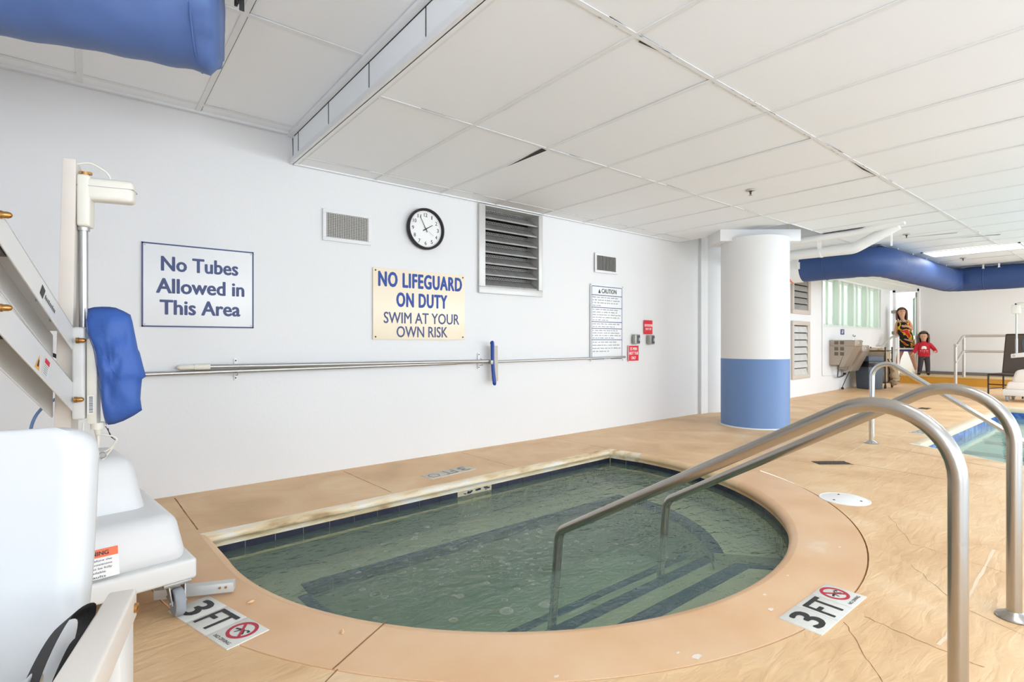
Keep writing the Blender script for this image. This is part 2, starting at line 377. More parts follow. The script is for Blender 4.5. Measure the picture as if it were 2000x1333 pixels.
# ================================================================== SETTING
# --- spa outline, counter-clockwise seen from above, edge of the coping
SCN = (2.185, 2.755); SR = 1.662; JC = (2.227, 2.806); JR = 2.03
def spa_path(off=0.0):
    c = arc(SCN, SR+off, -180, 0, 72)
    return c+[(3.845+off, 2.95), (3.775+off, 3.235+off*.97)]+[(.5-off, 3.13+off), ]
def seg_pts(a, b, n): return [(a[0]+(b[0]-a[0])*k/n, a[1]+(b[1]-a[1])*k/n) for k in range(1, n)]
# floor
A0, A1 = -180, -24
fb = B()
outer = [(-1.7, -1.0), (16.25, -1.0), (16.25, 4.6), (-1.7, 4.6)]
e = spa_path(.04)
hole = arc(JC, JR+.004, A0, A1, 60)+[p for p in arc(SCN, SR+.04, A1, 0, 12)]+e[73:]+[(SCN[0]-SR-.04, 2.755)]
PX0, PX1, PY0, PY1 = 6.36, 10.72, -.90, 1.50
phole = [(PX0-.05, 1.58), (PX0-.45, .80), (PX0-.45, PY0), (PX1+.3, PY0), (PX1+.3, 1.58)]
pl = [[Vector((x, y, 0)) for x, y in outer], [Vector((x, y, 0)) for x, y in hole], [Vector((x, y, 0)) for x, y in phole]]
flat = [p for l in pl for p in l]
fb._add(flat, geometry.tessellate_polygon(pl))
fb.mi = 1
for i in range(60):     # the open joint around the coping: a dark bed below the gap
    a, b_ = A0+(A1-A0)*i/60, A0+(A1-A0)*(i+1)/60
    q = [arc(JC, JR-.02, a, b_, 1), arc(JC, JR+.02, a, b_, 1)]
    fb.poly([(*q[0][0], -.008), (*q[1][0], -.008), (*q[1][1], -.008), (*q[0][1], -.008)])
def crackline(pts, w, jit=.006, n=7):
    P = []
    for a, b_ in zip(pts, pts[1:]): P += [a]+seg_pts(a, b_, n)
    P.append(pts[-1]); P = [(x+random.uniform(-jit, jit), y+random.uniform(-jit, jit)) for x, y in P]
    for a, b_ in zip(P, P[1:]): fb.strip(a, b_, w*random.uniform(.5, 1.2), .0007, w*random.uniform(.5, 1.2))
crackline([(.442, 4.0), (.465, 3.25)], .007, .001)
crackline([(1.552, 4.0), (1.583, 3.24)], .005, .001)
crackline([(2.64, 4.0), (2.67, 3.28)], .005, .001)
crackline([(3.80, 4.02), (3.80, 3.30)], .004, .001)
crackline([(.602, 1.598), (.10, 1.23)], .005, .001)
crackline([(5.96, 1.75), (5.75, 1.16), (5.55, .6)], .006, .003)
crackline([(4.62, 2.07), (4.70, 1.81)], .004, .002); crackline([(4.89, 1.63), (4.90, 1.34), (4.86, .8)], .005, .003)
crackline([(2.22, .69), (2.19, .56), (2.16, .35)], .0026, .006); crackline([(2.12, .72), (1.93, .60), (1.80, .50)], .0026, .006)
crackline([(2.9, .72), (2.6, .50), (2.45, .2)], .0018, .008); crackline([(3.6, 1.0), (3.2, .80), (3.1, .4)], .0018, .009)
crackline([(7.0, 2.2), (6.4, 2.9)], .004, .01); crackline([(8.1, 2.6), (8.25, 2.45)], .01, .01)
fb.mi = 2
crackline([(4.94, 1.76), (5.95, 1.85)], .012, .004); crackline([(3.41, .52), (2.75, .49), (2.2, .47)], .012, .004)
floor = struct('floor', fb, ['deck', 'crack', 'crackl'], 0)
b = B(); b.box(-1.7, 16.25, -6.5, -1.0, -.1, 0); struct('path', b, 'palebounce', 0)     # unseen floor strip, pale colour added to bounce neutral light onto the ceiling

# walls
def wall(name, A, Bp, z0, z1, holes=(), th=.25, m='wall'):
    """A->B seen from the room goes left to right; thickness grows away from the room"""
    A, Bp = Vector(A), Vector(Bp); L = (Bp-A).length; d = (Bp-A)/L; n = Vector((-d.y, d.x)); b = B()
    us = sorted({0, L, *[h[0] for h in holes], *[h[1] for h in holes]}); zs = sorted({z0, z1, *[h[2] for h in holes], *[h[3] for h in holes]})
    for u0, u1 in zip(us, us[1:]):
        for a, c in zip(zs, zs[1:]):
            if any(h[0]-1e-6 <= u0 and u1 <= h[1]+1e-6 and h[2]-1e-6 <= a and c <= h[3]+1e-6 for h in holes): continue
            q = [A+d*u0, A+d*u1, A+d*u0+n*th, A+d*u1+n*th]
            b.hexa([(v.x, v.y, a) for v in q]+[(v.x, v.y, c) for v in q])
    bmesh.ops.remove_doubles(b.bm, verts=b.bm.verts, dist=1e-5)
    return struct(name, b, m, 0)
XL = -1.7
wall('wall_back', (XL, WY), (6.62, WY+.02), 0, 2.75, [(2.93-XL, 3.615-XL, 1.522, 2.30)])
FA, FB = Vector((6.62, 4.03)), Vector((16.15, 4.46)); FD = (FB-FA).normalized(); FN = Vector((-FD.y, FD.x))
def FW(x, off=0): return FA+FD*((x-FA.x)/FD.x)+FN*off       # a point on the far stretch of the wall; off<0 is into the room
def fu(x): return (x-FA.x)/FD.x
wall('wall_far', FA, FB, 0, 2.75, [(fu(11.28), fu(15.3), 1.33, 2.28)])
wall('wall_end', (16.25, 3.86), (16.25, -6.5), .2, 2.6)
wall('wall_left', (XL, -6.5), (XL, 4.3), 0, 2.75, [(1.9, 5.1, .3, 2.3)])  # opening added for the upward fill light
WH = [(16.25-x-1.35, 16.25-x+1.35, .15, 2.28) for x in (14.7, 11.6, 8.1, 4.6, 1.1)]
wall('wall_window_side', (16.25, -6.5), (XL, -6.5), 0, 2.6, WH)
for k, x in enumerate((1.1, 4.6, 8.1, 11.6, 14.7)):
    b = B()
    for u in (-1.35, -.45, .45, 1.31): b.box(x+u, x+u+.04, -6.6, -6.52, .15, 2.28)
    for z in (.15, 2.24): b.box(x-1.35, x+1.35, -6.6, -6.52, z, z+.04)
    struct('window_%d' % (k+2), b, 'frame')
# baseboard strip: grey skirting above the platform, on the end wall
b = B(); b.box(16.20, 16.25, -3, 3.86, .2, .27); struct('baseboard_end', b, 'basegrey')
# ceilings with T rails and dropped panels
def ceiling(name, x0, x1, y0, y1, z, gx, gy, skip=(), holes=(), rail=.024, seed=1, p=.8):
    """gx, gy: grid line positions; panels lie on rails; here and there a panel has shifted and leaves a dark gap"""
    rnd = random.Random(seed); b = B()
    def inh(xa, xb, ya, yb): return any(xa > h[0]-.01 and xb < h[1]+.01 and ya > h[2]-.01 and yb < h[3]+.01 for h in holes)
    for xa, xb in zip(gx, gx[1:]):
        for ya, yb in zip(gy, gy[1:]):
            if inh(xa, xb, ya, yb): continue
            dz = rnd.uniform(0, .0025); b.mi = 0
            b.hexa([(xa+.004, ya+.004, z+.003+dz), (xb-.004, ya+.004, z+.003+rnd.uniform(0, .003)), (xa+.004, yb-.004, z+.003+rnd.uniform(0, .003)), (xb-.004, yb-.004, z+.003),
                    (xa+.004, ya+.004, z+.02), (xb-.004, ya+.004, z+.02), (xa+.004, yb-.004, z+.02), (xb-.004, yb-.004, z+.02)])
            b.mi = 2; h = rail/2
            if rnd.random() < p:
                f0, f1 = sorted((rnd.random(), rnd.random())); yy = lambda f: ya+(yb-ya)*f; w = rnd.uniform(.002, .006)
                b.poly([(xa+h, yy(f0), z+.0012), (xa+h, yy(f1), z+.0012), (xa+h+w, yy(f1 if rnd.random() < .5 else f0), z+.0012)])
                b.poly([(xa+h, ya+h, z+.0012), (xa+h, yb-h, z+.0012), (xa+h+.003, yb-h, z+.0012), (xa+h+.003, ya+h, z+.0012)])
            if rnd.random() < p:
                f0, f1 = sorted((rnd.random(), rnd.random())); xx = lambda f: xa+(xb-xa)*f; w = rnd.uniform(.002, .005)
                b.poly([(xx(f0), yb-h, z+.0012), (xx(f1), yb-h, z+.0012), (xx(f1 if rnd.random() < .5 else f0), yb-h-w, z+.0012)])
    b.mi = 1
    for x in gx:
        for ya, yb in zip(gy, gy[1:]):
            if not inh(x-.0, x, ya, yb): b.box(x-rail/2, x+rail/2, ya, yb, z-.0008, z+.0025)
    for y in gy:
        for xa, xb in zip(gx, gx[1:]):
            if not inh(xa, xb, y, y): b.box(xa, xb, y-rail/2, y+rail/2, z-.0004, z+.0024)
    b.mi = 2
    for s_ in skip: b.poly([(x, y, z-.0012) for x, y in s_])
    b.mi = 0
    b.box(x0, x1, y0, y1, z+.03, z+.05) if not holes else None
    return struct(name, b, ['ceil', 'tbar', 'gap'], 0)
gx = [1.21]+[1.828+.6096*k for k in range(0, 24)]+[16.26]
gy = [-6.52, -5.894, -4.675, -3.456, -2.237, -1.017, .202, 1.421, 2.640, 3.859, 4.12]
_r = random.Random(12); CHIPS = []
for k in range(46):     # flaked paint along the long ceiling rail
    x = _r.uniform(1.4, 5.2); y = 1.421+_r.choice((-.012, -.010, .010, .0125))+_r.uniform(-.003, .003); w = _r.uniform(.008, .07)
    CHIPS.append([(x, y), (x+w, y+_r.uniform(-.001, .001)), (x+w*.6, y+_r.uniform(.0015, .0035))])
HC = [(6.06, 7.31, 2.63, 4.13)]
ceiling('ceiling_lower', 1.2, 16.3, -6.55, 4.5, CZ, gx, gy, skip=[[(2.405, 2.655), (2.455, 2.66), (2.45, 3.10)], [(1.87, 1.433), (2.01, 1.433), (1.876, 1.445)],
    [(4.31, 1.433), (4.89, 1.433), (4.60, 1.447)], [(6.94, 2.15), (6.96, 2.63), (6.985, 2.6), (6.97, 2.2)], [(8.56, 1.75), (8.72, 1.27), (8.75, 1.27)], [(8.03, 2.24), (8.17, 1.57), (8.19, 1.58)]]+CHIPS, holes=HC, seed=4)
b = B(); b.box(1.2, 6.08, -6.55, 4.3, CZ+.03, CZ+.06); b.box(6.08, 7.31, -6.55, 2.63, CZ+.03, CZ+.06); b.box(7.31, 16.3, -6.55, 4.8, CZ+.03, CZ+.06)
b.box(6.02, 7.4, 2.55, 4.4, CZ+.30, CZ+.33); b.box(6.07, 6.085, 2.63, 4.1, CZ, CZ+.3); b.box(6.08, 7.31, 2.615, 2.63, CZ, CZ+.3); b.box(7.31, 7.325, 2.63, 4.2, CZ-.0, CZ+.3)
b.box(7.31, 16.3, 3.9, 4.6, CZ-.002, CZ+.02)
struct('ceiling_deck', b, 'ceil', 0)
gxu = [-1.7, -1.25, -.64, -.03, .575, 1.185]; gyu = [-6.5, -5.84, -4.62, -3.4, -2.18, -.96, .255, 1.475, 2.695, 3.905, 4.06]
ceiling('ceiling_raised', -1.7, 1.2, -6.55, 4.2, UZ, gxu, gyu, seed=9, rail=.03, p=.35)
b = B()   # bulkhead between the two ceilings, clad in panels with open seams
b.box(1.185, 1.21, -6.5, 4.05, CZ-.002, UZ+.03)
b.mi = 1; b.box(1.165, 1.19, -6.5, 4.05, CZ-.002, CZ+.035); b.box(1.15, 1.19, -6.5, 4.05, UZ-.022, UZ)
b.mi = 2
b.poly([(1.183, 4.046, UZ-.03), (1.183, 4.03, UZ-.03), (1.183, 4.022, CZ+.05), (1.183, 4.03, CZ+.05)])
for y in (3.905, 3.30, 2.69, 2.08, 1.47): b.box(1.182, 1.186, y-.002, y+.002, CZ+.035, UZ-.025)
b.box(1.182, 1.187, -6.4, 4.0, UZ-.026, UZ-.022)
struct('trim_2', b, ['ceil', 'tbar', 'gap'], 0)
b = B()   # wall angle under the raised ceiling and under the lower one
b.box(-1.7, 1.19, 4.02, 4.05, UZ-.012, UZ+.01); b.box(1.19, 6.07, 4.028, 4.05, CZ-.006, CZ+.01)
struct('trim_3', b, 'tbar')
# ================================================================== SPA
spa = Thing('spa_pool', 'sunken rounded spa pool with peach concrete coping and navy tiled steps', 'spa', (2.185, 2.755, 0))
WZ = -.115
b = B()   # broad front coping
NA = 72
for i in range(NA):
    a, c = A0+(A1-A0)*i/NA, A0+(A1-A0)*(i+1)/NA
    q = [arc(SCN, SR+.04, a, c, 1), arc(JC, JR-.003, a, c, 1)]
    b.poly([(*q[0][0], 0), (*q[0][1], 0), (*q[1][1], 0), (*q[1][0], 0)])
    b.poly([(*q[1][0], 0), (*q[1][1], 0), (*q[1][1], -.03), (*q[1][0], -.03)])
b.mi = 1
for a in (-143.5,):    # saw joint across the coping
    p, q = arc(SCN, SR+.01, a, a, 1)[0], arc(JC, JR, -143.8, -143.8, 1)[0]
    b.strip(p, q, .005, .0008)
b.mi = 2
for x, y, w in ((1.52, .94, .022), (1.49, .99, .009), (2.10, 1.0, .012), (2.87, 1.0, .012), (2.0, .93, .016), (2.35, 1.02, .01), (1.1, 1.15, .01)):
    b.poly([(x+math.cos(q)*w*random.uniform(.6, 1.1), y+math.sin(q)*w*random.uniform(.4, .7), .0009) for q in (0, .7, 1.4, 2.1, 2.8, 3.5, 4.2, 4.9, 5.6)])
bmesh.ops.remove_doubles(b.bm, verts=b.bm.verts, dist=1e-5)
spa.part('coping', b, ['coping', 'crack', 'stain'])
def sweep(b, prof, mats, path0):
    """profile [(offset, z)] swept along the closed spa outline"""
    rings = [[b.bm.verts.new((x, y, z)) for x, y in spa_path(o)] for o, z in prof]
    for A, C, mi in zip(rings, rings[1:], mats):
        n = len(A)
        for k in range(n):
            f = b.bm.faces.new((A[k], A[(k+1) % n], C[(k+1) % n], C[k])); f.material_index = mi[k] if isinstance(mi, (list, tuple)) else mi
nn = len(spa_path())
mw = [2 if 73 <= k <= 74 else (1 if k >= 60 and k < 73 else 0) for k in range(nn)]   # worn straight side, cream corner
b = B()
sweep(b, [(.042, .0004), (.02, -.003), (.006, -.013), (0, -.028), (.001, -.046), (.010, -.052), (.012, -.077), (.02, -.077)], [mw]*7, None)
spa.part('coping_edge', b, ['coping', 'cream', 'worn'], smooth=1.2)
# waterline tiles: each 6 in tile on a pale bed; a few are missing on the straight side
b = B(); sweep(b, [(.0185, -.07), (.0185, -.17)], [0], None)
b.mi = 1
P = [Vector(p) for p in spa_path(.0185)]; P.append(P[0]); acc = 0; pts = []
def along(P, step):
    """points at equal arc distances along a polyline, restarting at sharp corners"""
    runs = [P[0:75], P[74:76], P[75:77], P[76:78]]
    for run in runs:
        cum = [0]
        for a, c in zip(run, run[1:]): cum.append(cum[-1]+(c-a).length)
        n = max(1, int(cum[-1]//step)); yield run, cum, step
for run, cum, step in along(P, .156):
    def at(s_):
        for i in range(len(cum)-1):
            if s_ <= cum[i+1]+1e-9: t = (s_-cum[i])/max(cum[i+1]-cum[i], 1e-9); return run[i].lerp(run[i+1], min(max(t, 0), 1))
        return run[-1]
    s0 = 0
    while s0 < cum[-1]-.01:
        s1 = min(s0+step, cum[-1]); A, C = at(s0+.002), at(s1-.002); d = (C-A)
        if d.length < .01: break
        d.normalize(); n = Vector((-d.y, d.x)); mid = (A+C)/2
        straight = abs(d.x) > .9 and mid.y > 3
        if not (straight and 2.06 < mid.x < 2.36):
            q = [A, C, A+n*.005, C+n*.005]; h = random.uniform(-.001, .001)
            b.hexa([(v.x, v.y, -.155) for v in q]+[(v.x, v.y, -.079+h) for v in q])
        elif straight:
            for k in range(7):
                c0 = mid+d*random.uniform(-.06, .06); z = random.uniform(-.105, -.085); w = random.uniform(.006, .016)
                q = [c0-d*w, c0+d*w, c0-d*w*.7+n*.004, c0+d*w*.7+n*.004]; b.hexa([(v.x, v.y, z-w*.4) for v in q]+[(v.x, v.y, z+w*.4) for v in q])
        s0 = s1
spa.part('tile_band', b, ['grout', 'tile'], smooth=0)
# basin: wall, floor, bench, three steps with navy nosing tiles
b = B(); sweep(b, [(.0185, -.15), (.0185, -.72)], [0], None)
fl = [(x, y, -.70) for x, y in spa_path(.02)]; b.poly(fl)
spa.part('basin', b, 'plaster')
BZ = -.285; RI = 1.30; BY = 2.83
def chord(y, r=SR+.015): return math.sqrt(max(r*r-(y-SCN[1])**2, 0))
aR, aL = -52, -128
b = B()
outp = spa_path(.015)
ib = arc(SCN, RI, 0, aR, 24)                      # inner rim from the right end of the straight bench to the steps
oR = arc(SCN, SR+.015, aR, 0, 24)
poly = oR+[(3.86, 2.95), (3.79, 3.245), (.49, 3.14), (SCN[0]-SR-.015, 2.755)]+arc(SCN, SR+.015, -180, aL, 24)+list(reversed(arc(SCN, RI, -180, aL, 24)))+[(SCN[0]-RI, BY), (SCN[0]+RI, BY)]+ib[:-1]+[ib[-1]]
def extr(b, poly, z0, z1):
    pl = [Vector((x, y, 0)) for x, y in poly]; t = geometry.tessellate_polygon([pl]); n = len(poly)
    v = [b.bm.verts.new((x, y, z1)) for x, y in poly]; w = [b.bm.verts.new((x, y, z0)) for x, y in poly]
    for f in t:
        try: q = b.bm.faces.new([v[i] for i in f]); q.material_index = b.mi
        except ValueError: pass
    for i in range(n):
        try: q = b.bm.faces.new((v[i], v[(i+1) % n], w[(i+1) % n], w[i])); q.material_index = b.mi
        except ValueError: pass
extr(b, poly, -.70, BZ)
spa.part('bench', b, 'plaster', smooth=0)
def ribbon(b, line, wd, z, t=.02, tile=.155):
    """a row of nosing tiles along a polyline: thin boxes with gaps, top at z, front face over the edge"""
    line = [Vector((p[0], p[1])) for p in line]; cum = [0]
    for a, c in zip(line, line[1:]): cum.append(cum[-1]+(c-a).length)
    def at(s_):
        for i in range(len(cum)-1):
            if s_ <= cum[i+1]+1e-9: return line[i].lerp(line[i+1], (s_-cum[i])/max(cum[i+1]-cum[i], 1e-9)), (line[i+1]-line[i]).normalized()
        return line[-1], (line[-1]-line[-2]).normalized()
    s0 = 0
    while s0 < cum[-1]-.01:
        s1 = min(s0+tile, cum[-1]); A, dA = at(s0+.0015); C, dC = at(s1-.0015)
        nA, nC = Vector((-dA.y, dA.x)), Vector((-dC.y, dC.x))
        q = [A, C, A+nA*wd, C+nC*wd]; b.hexa([(v.x, v.y, z-t) for v in q]+[(v.x, v.y, z+.004) for v in q]); s0 = s1
b = B()
ribbon(b, [(SCN[0]-RI, BY), (SCN[0]+RI, BY)], .055, BZ, .05); spa.part('bench_nosing', b, 'steptile', smooth=0)
for a0, a1 in ((-180, aL), (aR, 0)):
    b = B(); ribbon(b, arc(SCN, RI, a0, a1, 20), -.055, BZ, .05); spa.part('bench_nosing', b, 'steptile', smooth=0)
for k, (y, z, sw) in enumerate(((1.515, -.24, .08), (1.878, -.39, .075), (2.20, -.54, .06))):
    hw = chord(y); b = B()
    a = math.degrees(math.atan2(y-SCN[1], hw))
    poly = arc(SCN, SR+.015, -180-a, a, 30)
    if k == 0:      # top step ends in a short slanted return by the bench
        poly = [p for p in poly if p[0] < 2.97]+[(2.97, 1.35), (2.83, y)]
        xl, xr = SCN[0]-hw, 2.83
    else: xl, xr = SCN[0]-hw+.05, SCN[0]+(math.sqrt(RI*RI-(y-SCN[1])**2))
    if k: poly = [(x, yy) for x, yy in poly]
    extr(b, poly, -.70, z)
    st = spa.part('step', b, 'plaster', smooth=0)
    b = B(); ribbon(b, [(xr, y), (max(xl, 1.0), y)], sw, z, .045)
    if k == 0: ribbon(b, [(2.97, 1.35), (2.835, y-.005)], .05, z, .045)
    sub(st, 'nosing', b, 'steptile', smooth=0)
# water
b = B(); extr(b, spa_path(.016), -.73, WZ); b.poly([(x, y, -.73) for x, y in spa_path(.016)])
tag(b.build('spa_water', 'spawater', None, None, 0), 'cloudy green rippled water filling the spa', 'water', kind='stuff')
# bubbles on the surface
b = B(); rnd = random.Random(3)
def bubble(x, y, r):
    b.lathe([(r*1.55, .0004), (r*1.2, .0012), (r, .0020), (r*.95, r*.35), (r*.7, r*.62), (r*.35, r*.78), (.0002, r*.82)], (x, y, WZ), 10)
for k in range(210):
    x = rnd.gauss(1.72, .33); y = rnd.gauss(2.25, .26)
    if (x-SCN[0])**2+(y-SCN[1])**2 < 1.5**2: bubble(x, y, rnd.choice((.004, .005, .006, .008, .010)))
for x, y, r in ((1.05, 2.55, .012), (1.03, 2.46, .009), (.98, 2.42, .008), (.97, 2.28, .011), (1.0, 2.20, .018), (1.02, 2.15, .010), (1.36, 1.72, .02), (1.52, 1.66, .018), (1.45, 2.68, .012), (1.6, 2.8, .012), (1.5, 2.75, .01), (1.28, 1.95, .013), (1.15, 1.8, .012)): bubble(x, y, r)
tag(b.build('bubbles', 'bubble', None, None, 1.5), 'small round bubbles floating on the spa water', 'bubbles', kind='stuff')

# ================================================================== SWIMMING POOL
pool = Thing('swimming_pool', 'swimming pool with blue waterline tiles beyond the round column', 'pool', (8.5, 0, 0))
b = B()
b.box(PX0-.02, PX1+.32, PY1+.0, 1.585, -.06, .003, .008)
b.box(PX1, PX1+.32, PY0, PY1+.02, -.06, .003, .008)
pool.part('coping', b, 'poolcop')
b = B()
b.box(PX0-.5, PX1+.1, PY1+.012, PY1+.05, -1.2, -.055); b.box(PX1+.012, PX1+.05, PY0, PY1+.03, -1.2, -.055); b.box(PX0-.5, PX1+.05, PY0, PY1+.05, -1.25, -1.2)
extr(b, [(PX0-.02, 1.57), (PX0-.44, .80), (PX0-.44, PY0), (PX0-.6, PY0), (PX0-.6, 1.6)], -1.2, -.001)
pool.part('basin', b, 'poolplaster', smooth=0)
b = B(); x = PX0-.05
while x < PX1: b.box(x+.002, min(x+.30, PX1)-.002, PY1, PY1+.012, -.21, -.055); x += .305
y = PY0
while y < PY1: b.box(PX1, PX1+.012, y+.002, min(y+.30, PY1)-.002, -.21, -.055); y += .305
pool.part('tile_band', b, 'pooltile', smooth=0)
b = B()
for x, z in ((8.16, -.30), (9.3, -.32)): b.box(x-.05, x+.05, -1.5, PY1, z-.03, z)
pool.part('bottom_line', b, 'pooltrim', smooth=0)
b = B(); extr(b, [(PX0-.46, PY0), (PX1+.015, PY0), (PX1+.015, PY1+.014), (PX0, PY1+.014), (PX0-.40, .8)], -1.22, -.145)
tag(b.build('pool_water', 'poolwater', None, None, 0), 'clear pale aqua water in the swimming pool', 'water', kind='stuff')

# ================================================================== HANDRAILS
def rail(name, label, x, prof, r, base, group, m='steel', rads=(.19, .07)):
    t = Thing(name, label, 'handrail', (x, base, 0), 0, group)
    b = B(); b.tube([(x, y, z) for y, z in prof], r, 24); t.part('tube', b, m, smooth=1)
    b = B(); b.lathe([(r, .0), (.052, .0), (.054, .004), (.05, .010), (.03, .020), (r+.001, .028)], (x, base, 0), 28)
    t.part('flange', b, m)
    return t
path = fillet([(0, .345, -.02), (0, .345, .960), (0, 1.86, .080), (0, 1.93, -.56)], [.185, .085], 14)
prof = [(p.y, p.z) for p in path]
rail('spa_handrail', 'nearer stainless handrail into the spa, its base out of view', 1.80, prof, .0222, .345, 'spa handrails')
rail('spa_handrail', 'stainless spa handrail whose round base flange shows on the deck', 2.63, [(y-.045*max(0, (y-1.5)/.43), z) for y, z in prof], .0222, .345, 'spa handrails')
path = fillet([(6.04, 1.824, -.02), (6.04, 1.815, .90), (6.04, .70, .15), (6.04, .42, -.04)], [.13, .1], 12)
t = Thing('pool_handrail', 'slim polished handrail at the swimming pool corner', 'handrail', (6.04, 1.824, 0))
b = B(); b.tube(path, .0225, 20); t.part('tube', b, 'chrome', smooth=1)
b = B(); b.lathe([(.022, 0), (.062, 0), (.064, .005), (.05, .014), (.03, .026), (.0235, .03)], (6.04, 1.824, 0), 26); t.part('flange', b, 'chrome')

# ================================================================== DECK MARKERS, DRAINS, LID, CHIPS
def marker(name, label, c, ang, faded=False, W=.146, L=.432, group='depth markers', chars=('3', 'FT')):
    t = Thing(name, label, 'depth marker', (c[0], c[1], 0), R(ang), group, local=True)
    w = L/3; rt, up = (1, 0, 0), (0, 1, 0); zt = .0030
    for k in range(3):
        b = B(); b.box(-L/2+k*w+.001, -L/2+(k+1)*w-.001, -W/2, W/2, -.01, zt, .0012)
        p = t.part('tile', b, 'fade' if faded else 'marker')
        if k == 0: textobj('numeral', chars[0], 'fadeink' if faded else 'ink', (-L/2+w*.5, 0, zt), rt, up, .082, .112, parent=p, bold=.03)
        elif k == 1: textobj('lettering', chars[1], 'fadeink' if faded else 'ink', (-L/2+w*1.5, 0, zt), rt, up, .118, .112, parent=p, bold=.022)
        elif not faded:
            b = B(); cx, cy = L/2-w*.5, .016
            b.lathe([(.040, .0006), (.040, .0012), (.052, .0012), (.052, .0006), (.040, .0006)], (cx, cy, zt), 40); b.strip((cx-.031, cy+.031), (cx+.031, cy-.031), .010, zt+.0011)
            sub(p, 'no_diving_sign', b, 'redt')
            b = B()
            for q0, q1, ww in (((-.030, -.006), (.004, .004), .008), ((.004, .004), (.026, -.016), .007), ((-.004, .002), (-.014, -.022), .005), ((.010, .004), (.022, .012), .004), ((-.03, .022), (-.012, .012), .002), ((.012, -.012), (.030, -.026), .002)):
                b.strip((cx+q0[0], cy+q0[1]), (cx+q1[0], cy+q1[1]), ww, zt+.0009)
            b.lathe([(.0002, 0), (.006, 0)], (cx+.028, cy+.006, zt+.0009), 12)
            sub(p, 'diver_symbol', b, 'ink', smooth=0)
            textobj('lettering', 'NO DIVING', 'ink', (cx, -W/2+.020, zt), rt, up, .098, .013, parent=p, bold=.01)
        else:
            b = B(); b.lathe([(.036, .0006), (.036, .0009), (.046, .0009), (.046, .0006), (.036, .0006)], (L/2-w*.5, .0, zt), 30); sub(p, 'no_diving_sign', b, 'fadeink')
    return t
marker('depth_marker', '3 FT no diving marker on the outer rim of the coping, by the handrails', (2.176, .811), 0)
marker('depth_marker', '3 FT no diving marker beside the caster of the near pool lift', (.367, 2.150), -73.7)
marker('depth_marker', 'faded 3 FT marker on the deck strip between spa and white wall', (2.168, 3.455), 187, True)
marker('depth_marker', 'worn pale marker on the deck at the swimming pool edge', (7.25, 1.69), -4, True)
t = Thing('depth_marker', 'half worn small marker at the far corner of the spa', 'depth marker', (3.98, 2.36, 0), R(98), 'depth markers', local=True)
b = B(); b.box(-.07, .06, -.05, .05, -.01, .0018, .001); t.part('tile', b, 'fade'); textobj('numeral', '3', 'fadeink', (0, 0, .002), (1, 0, 0), (0, 1, 0), .05, .07, parent=t.o, bold=.03)
b = B(); b.lathe([(.142, -.004), (.142, .003), (.136, .004), (.133, .002), (.128, .004), (.0002, .005)], (3.765, 1.285, 0), 40)
b.mi = 1
for a in (40, 160, 280): b.lathe([(.0002, .0062), (.007, .0062), (.007, .004)], (3.765+.09*math.cos(R(a)), 1.285+.09*math.sin(R(a)), 0), 10)
tag(b.build('skimmer_lid', ['white', 'gap']), 'round white skimmer lid set in the deck beside the spa', 'lid')
def drain(label, c, L, W, rz, n):
    t = Thing('floor_drain', label, 'drain', (*c, 0), rz, 'floor drains', local=True)
    b = B(); b.box(-L/2, L/2, -W/2, W/2, -.02, .0006); t.part('recess', b, 'dark', smooth=0)
    b = B()
    for k in range(n): x = -L/2+L*(k+.5)/n; b.box(x-.003, x+.003, -W/2, W/2, 0, .003)
    for y in (-W/2, 0, W/2): b.box(-L/2, L/2, y-.003, y+.003, 0, .0032)
    t.part('grate', b, 'vent', smooth=0)
drain('dark rectangular floor drain on the open deck between the spa and swimming pool', (4.80, 1.73), .28, .11, R(-38), 14)
drain('small dark floor drain far back, seen between the arched handrails', (9.75, 2.26), .24, .12, R(0), 10)
for lab, (x, y), a in (('pale stone chip on the coping near the 3 FT marker and lift caster', (.495, 2.215), .4), ('pale stone chip lying on the coping above the saw joint', (.69, 1.79), 1.2), ):
    b = B(); b.ell((x, y, .004), (.014, .007, .005), 8, Matrix.Rotation(a, 4, 'Z'))
    for v in b.bm.verts: v.co += Vector((random.uniform(-.002, .002), random.uniform(-.002, .002), random.uniform(-.001, .001)))
    tag(b.build('stone_chip', 'stone', smooth=.4), lab, 'stone chip', 'stone chips')

# ================================================================== COLUMN
CX, CY, CR = 6.27, 3.11, .378
t = Thing('round_column', 'stout round column painted white above and blue below', 'column', (CX, CY, 0))
b = B(); b.lathe([(CR, .80), (CR, 2.22)], (CX, CY, 0), 72); t.part('shaft', b, 'colw')
b = B(); b.lathe([(CR+.004, .0), (CR+.006, .012), (CR+.002, .02), (CR+.002, .798), (CR, .802)], (CX, CY, 0), 72); t.part('painted_base', b, 'colblue')
b = B(); b.lathe([(CR+.004, .0), (CR+.013, .0), (CR+.012, .009), (CR+.004, .014)], (CX, CY, 0), 72); t.part('caulk_ring', b, 'colw')
b = B(); b.ob((CX+.02, CY+.03, 2.255), (.95, .40, .14), R(-38.9), .006); t.part('capital', b, 'colw')
# pilaster-like round column half sunk into the wall behind it
b = B(); b.lathe([(.40, 0), (.40, 2.7)], (7.05, 4.35, 0), 48); tag(b.build('wall_pilaster', 'wall', smooth=.7), kind='structure')

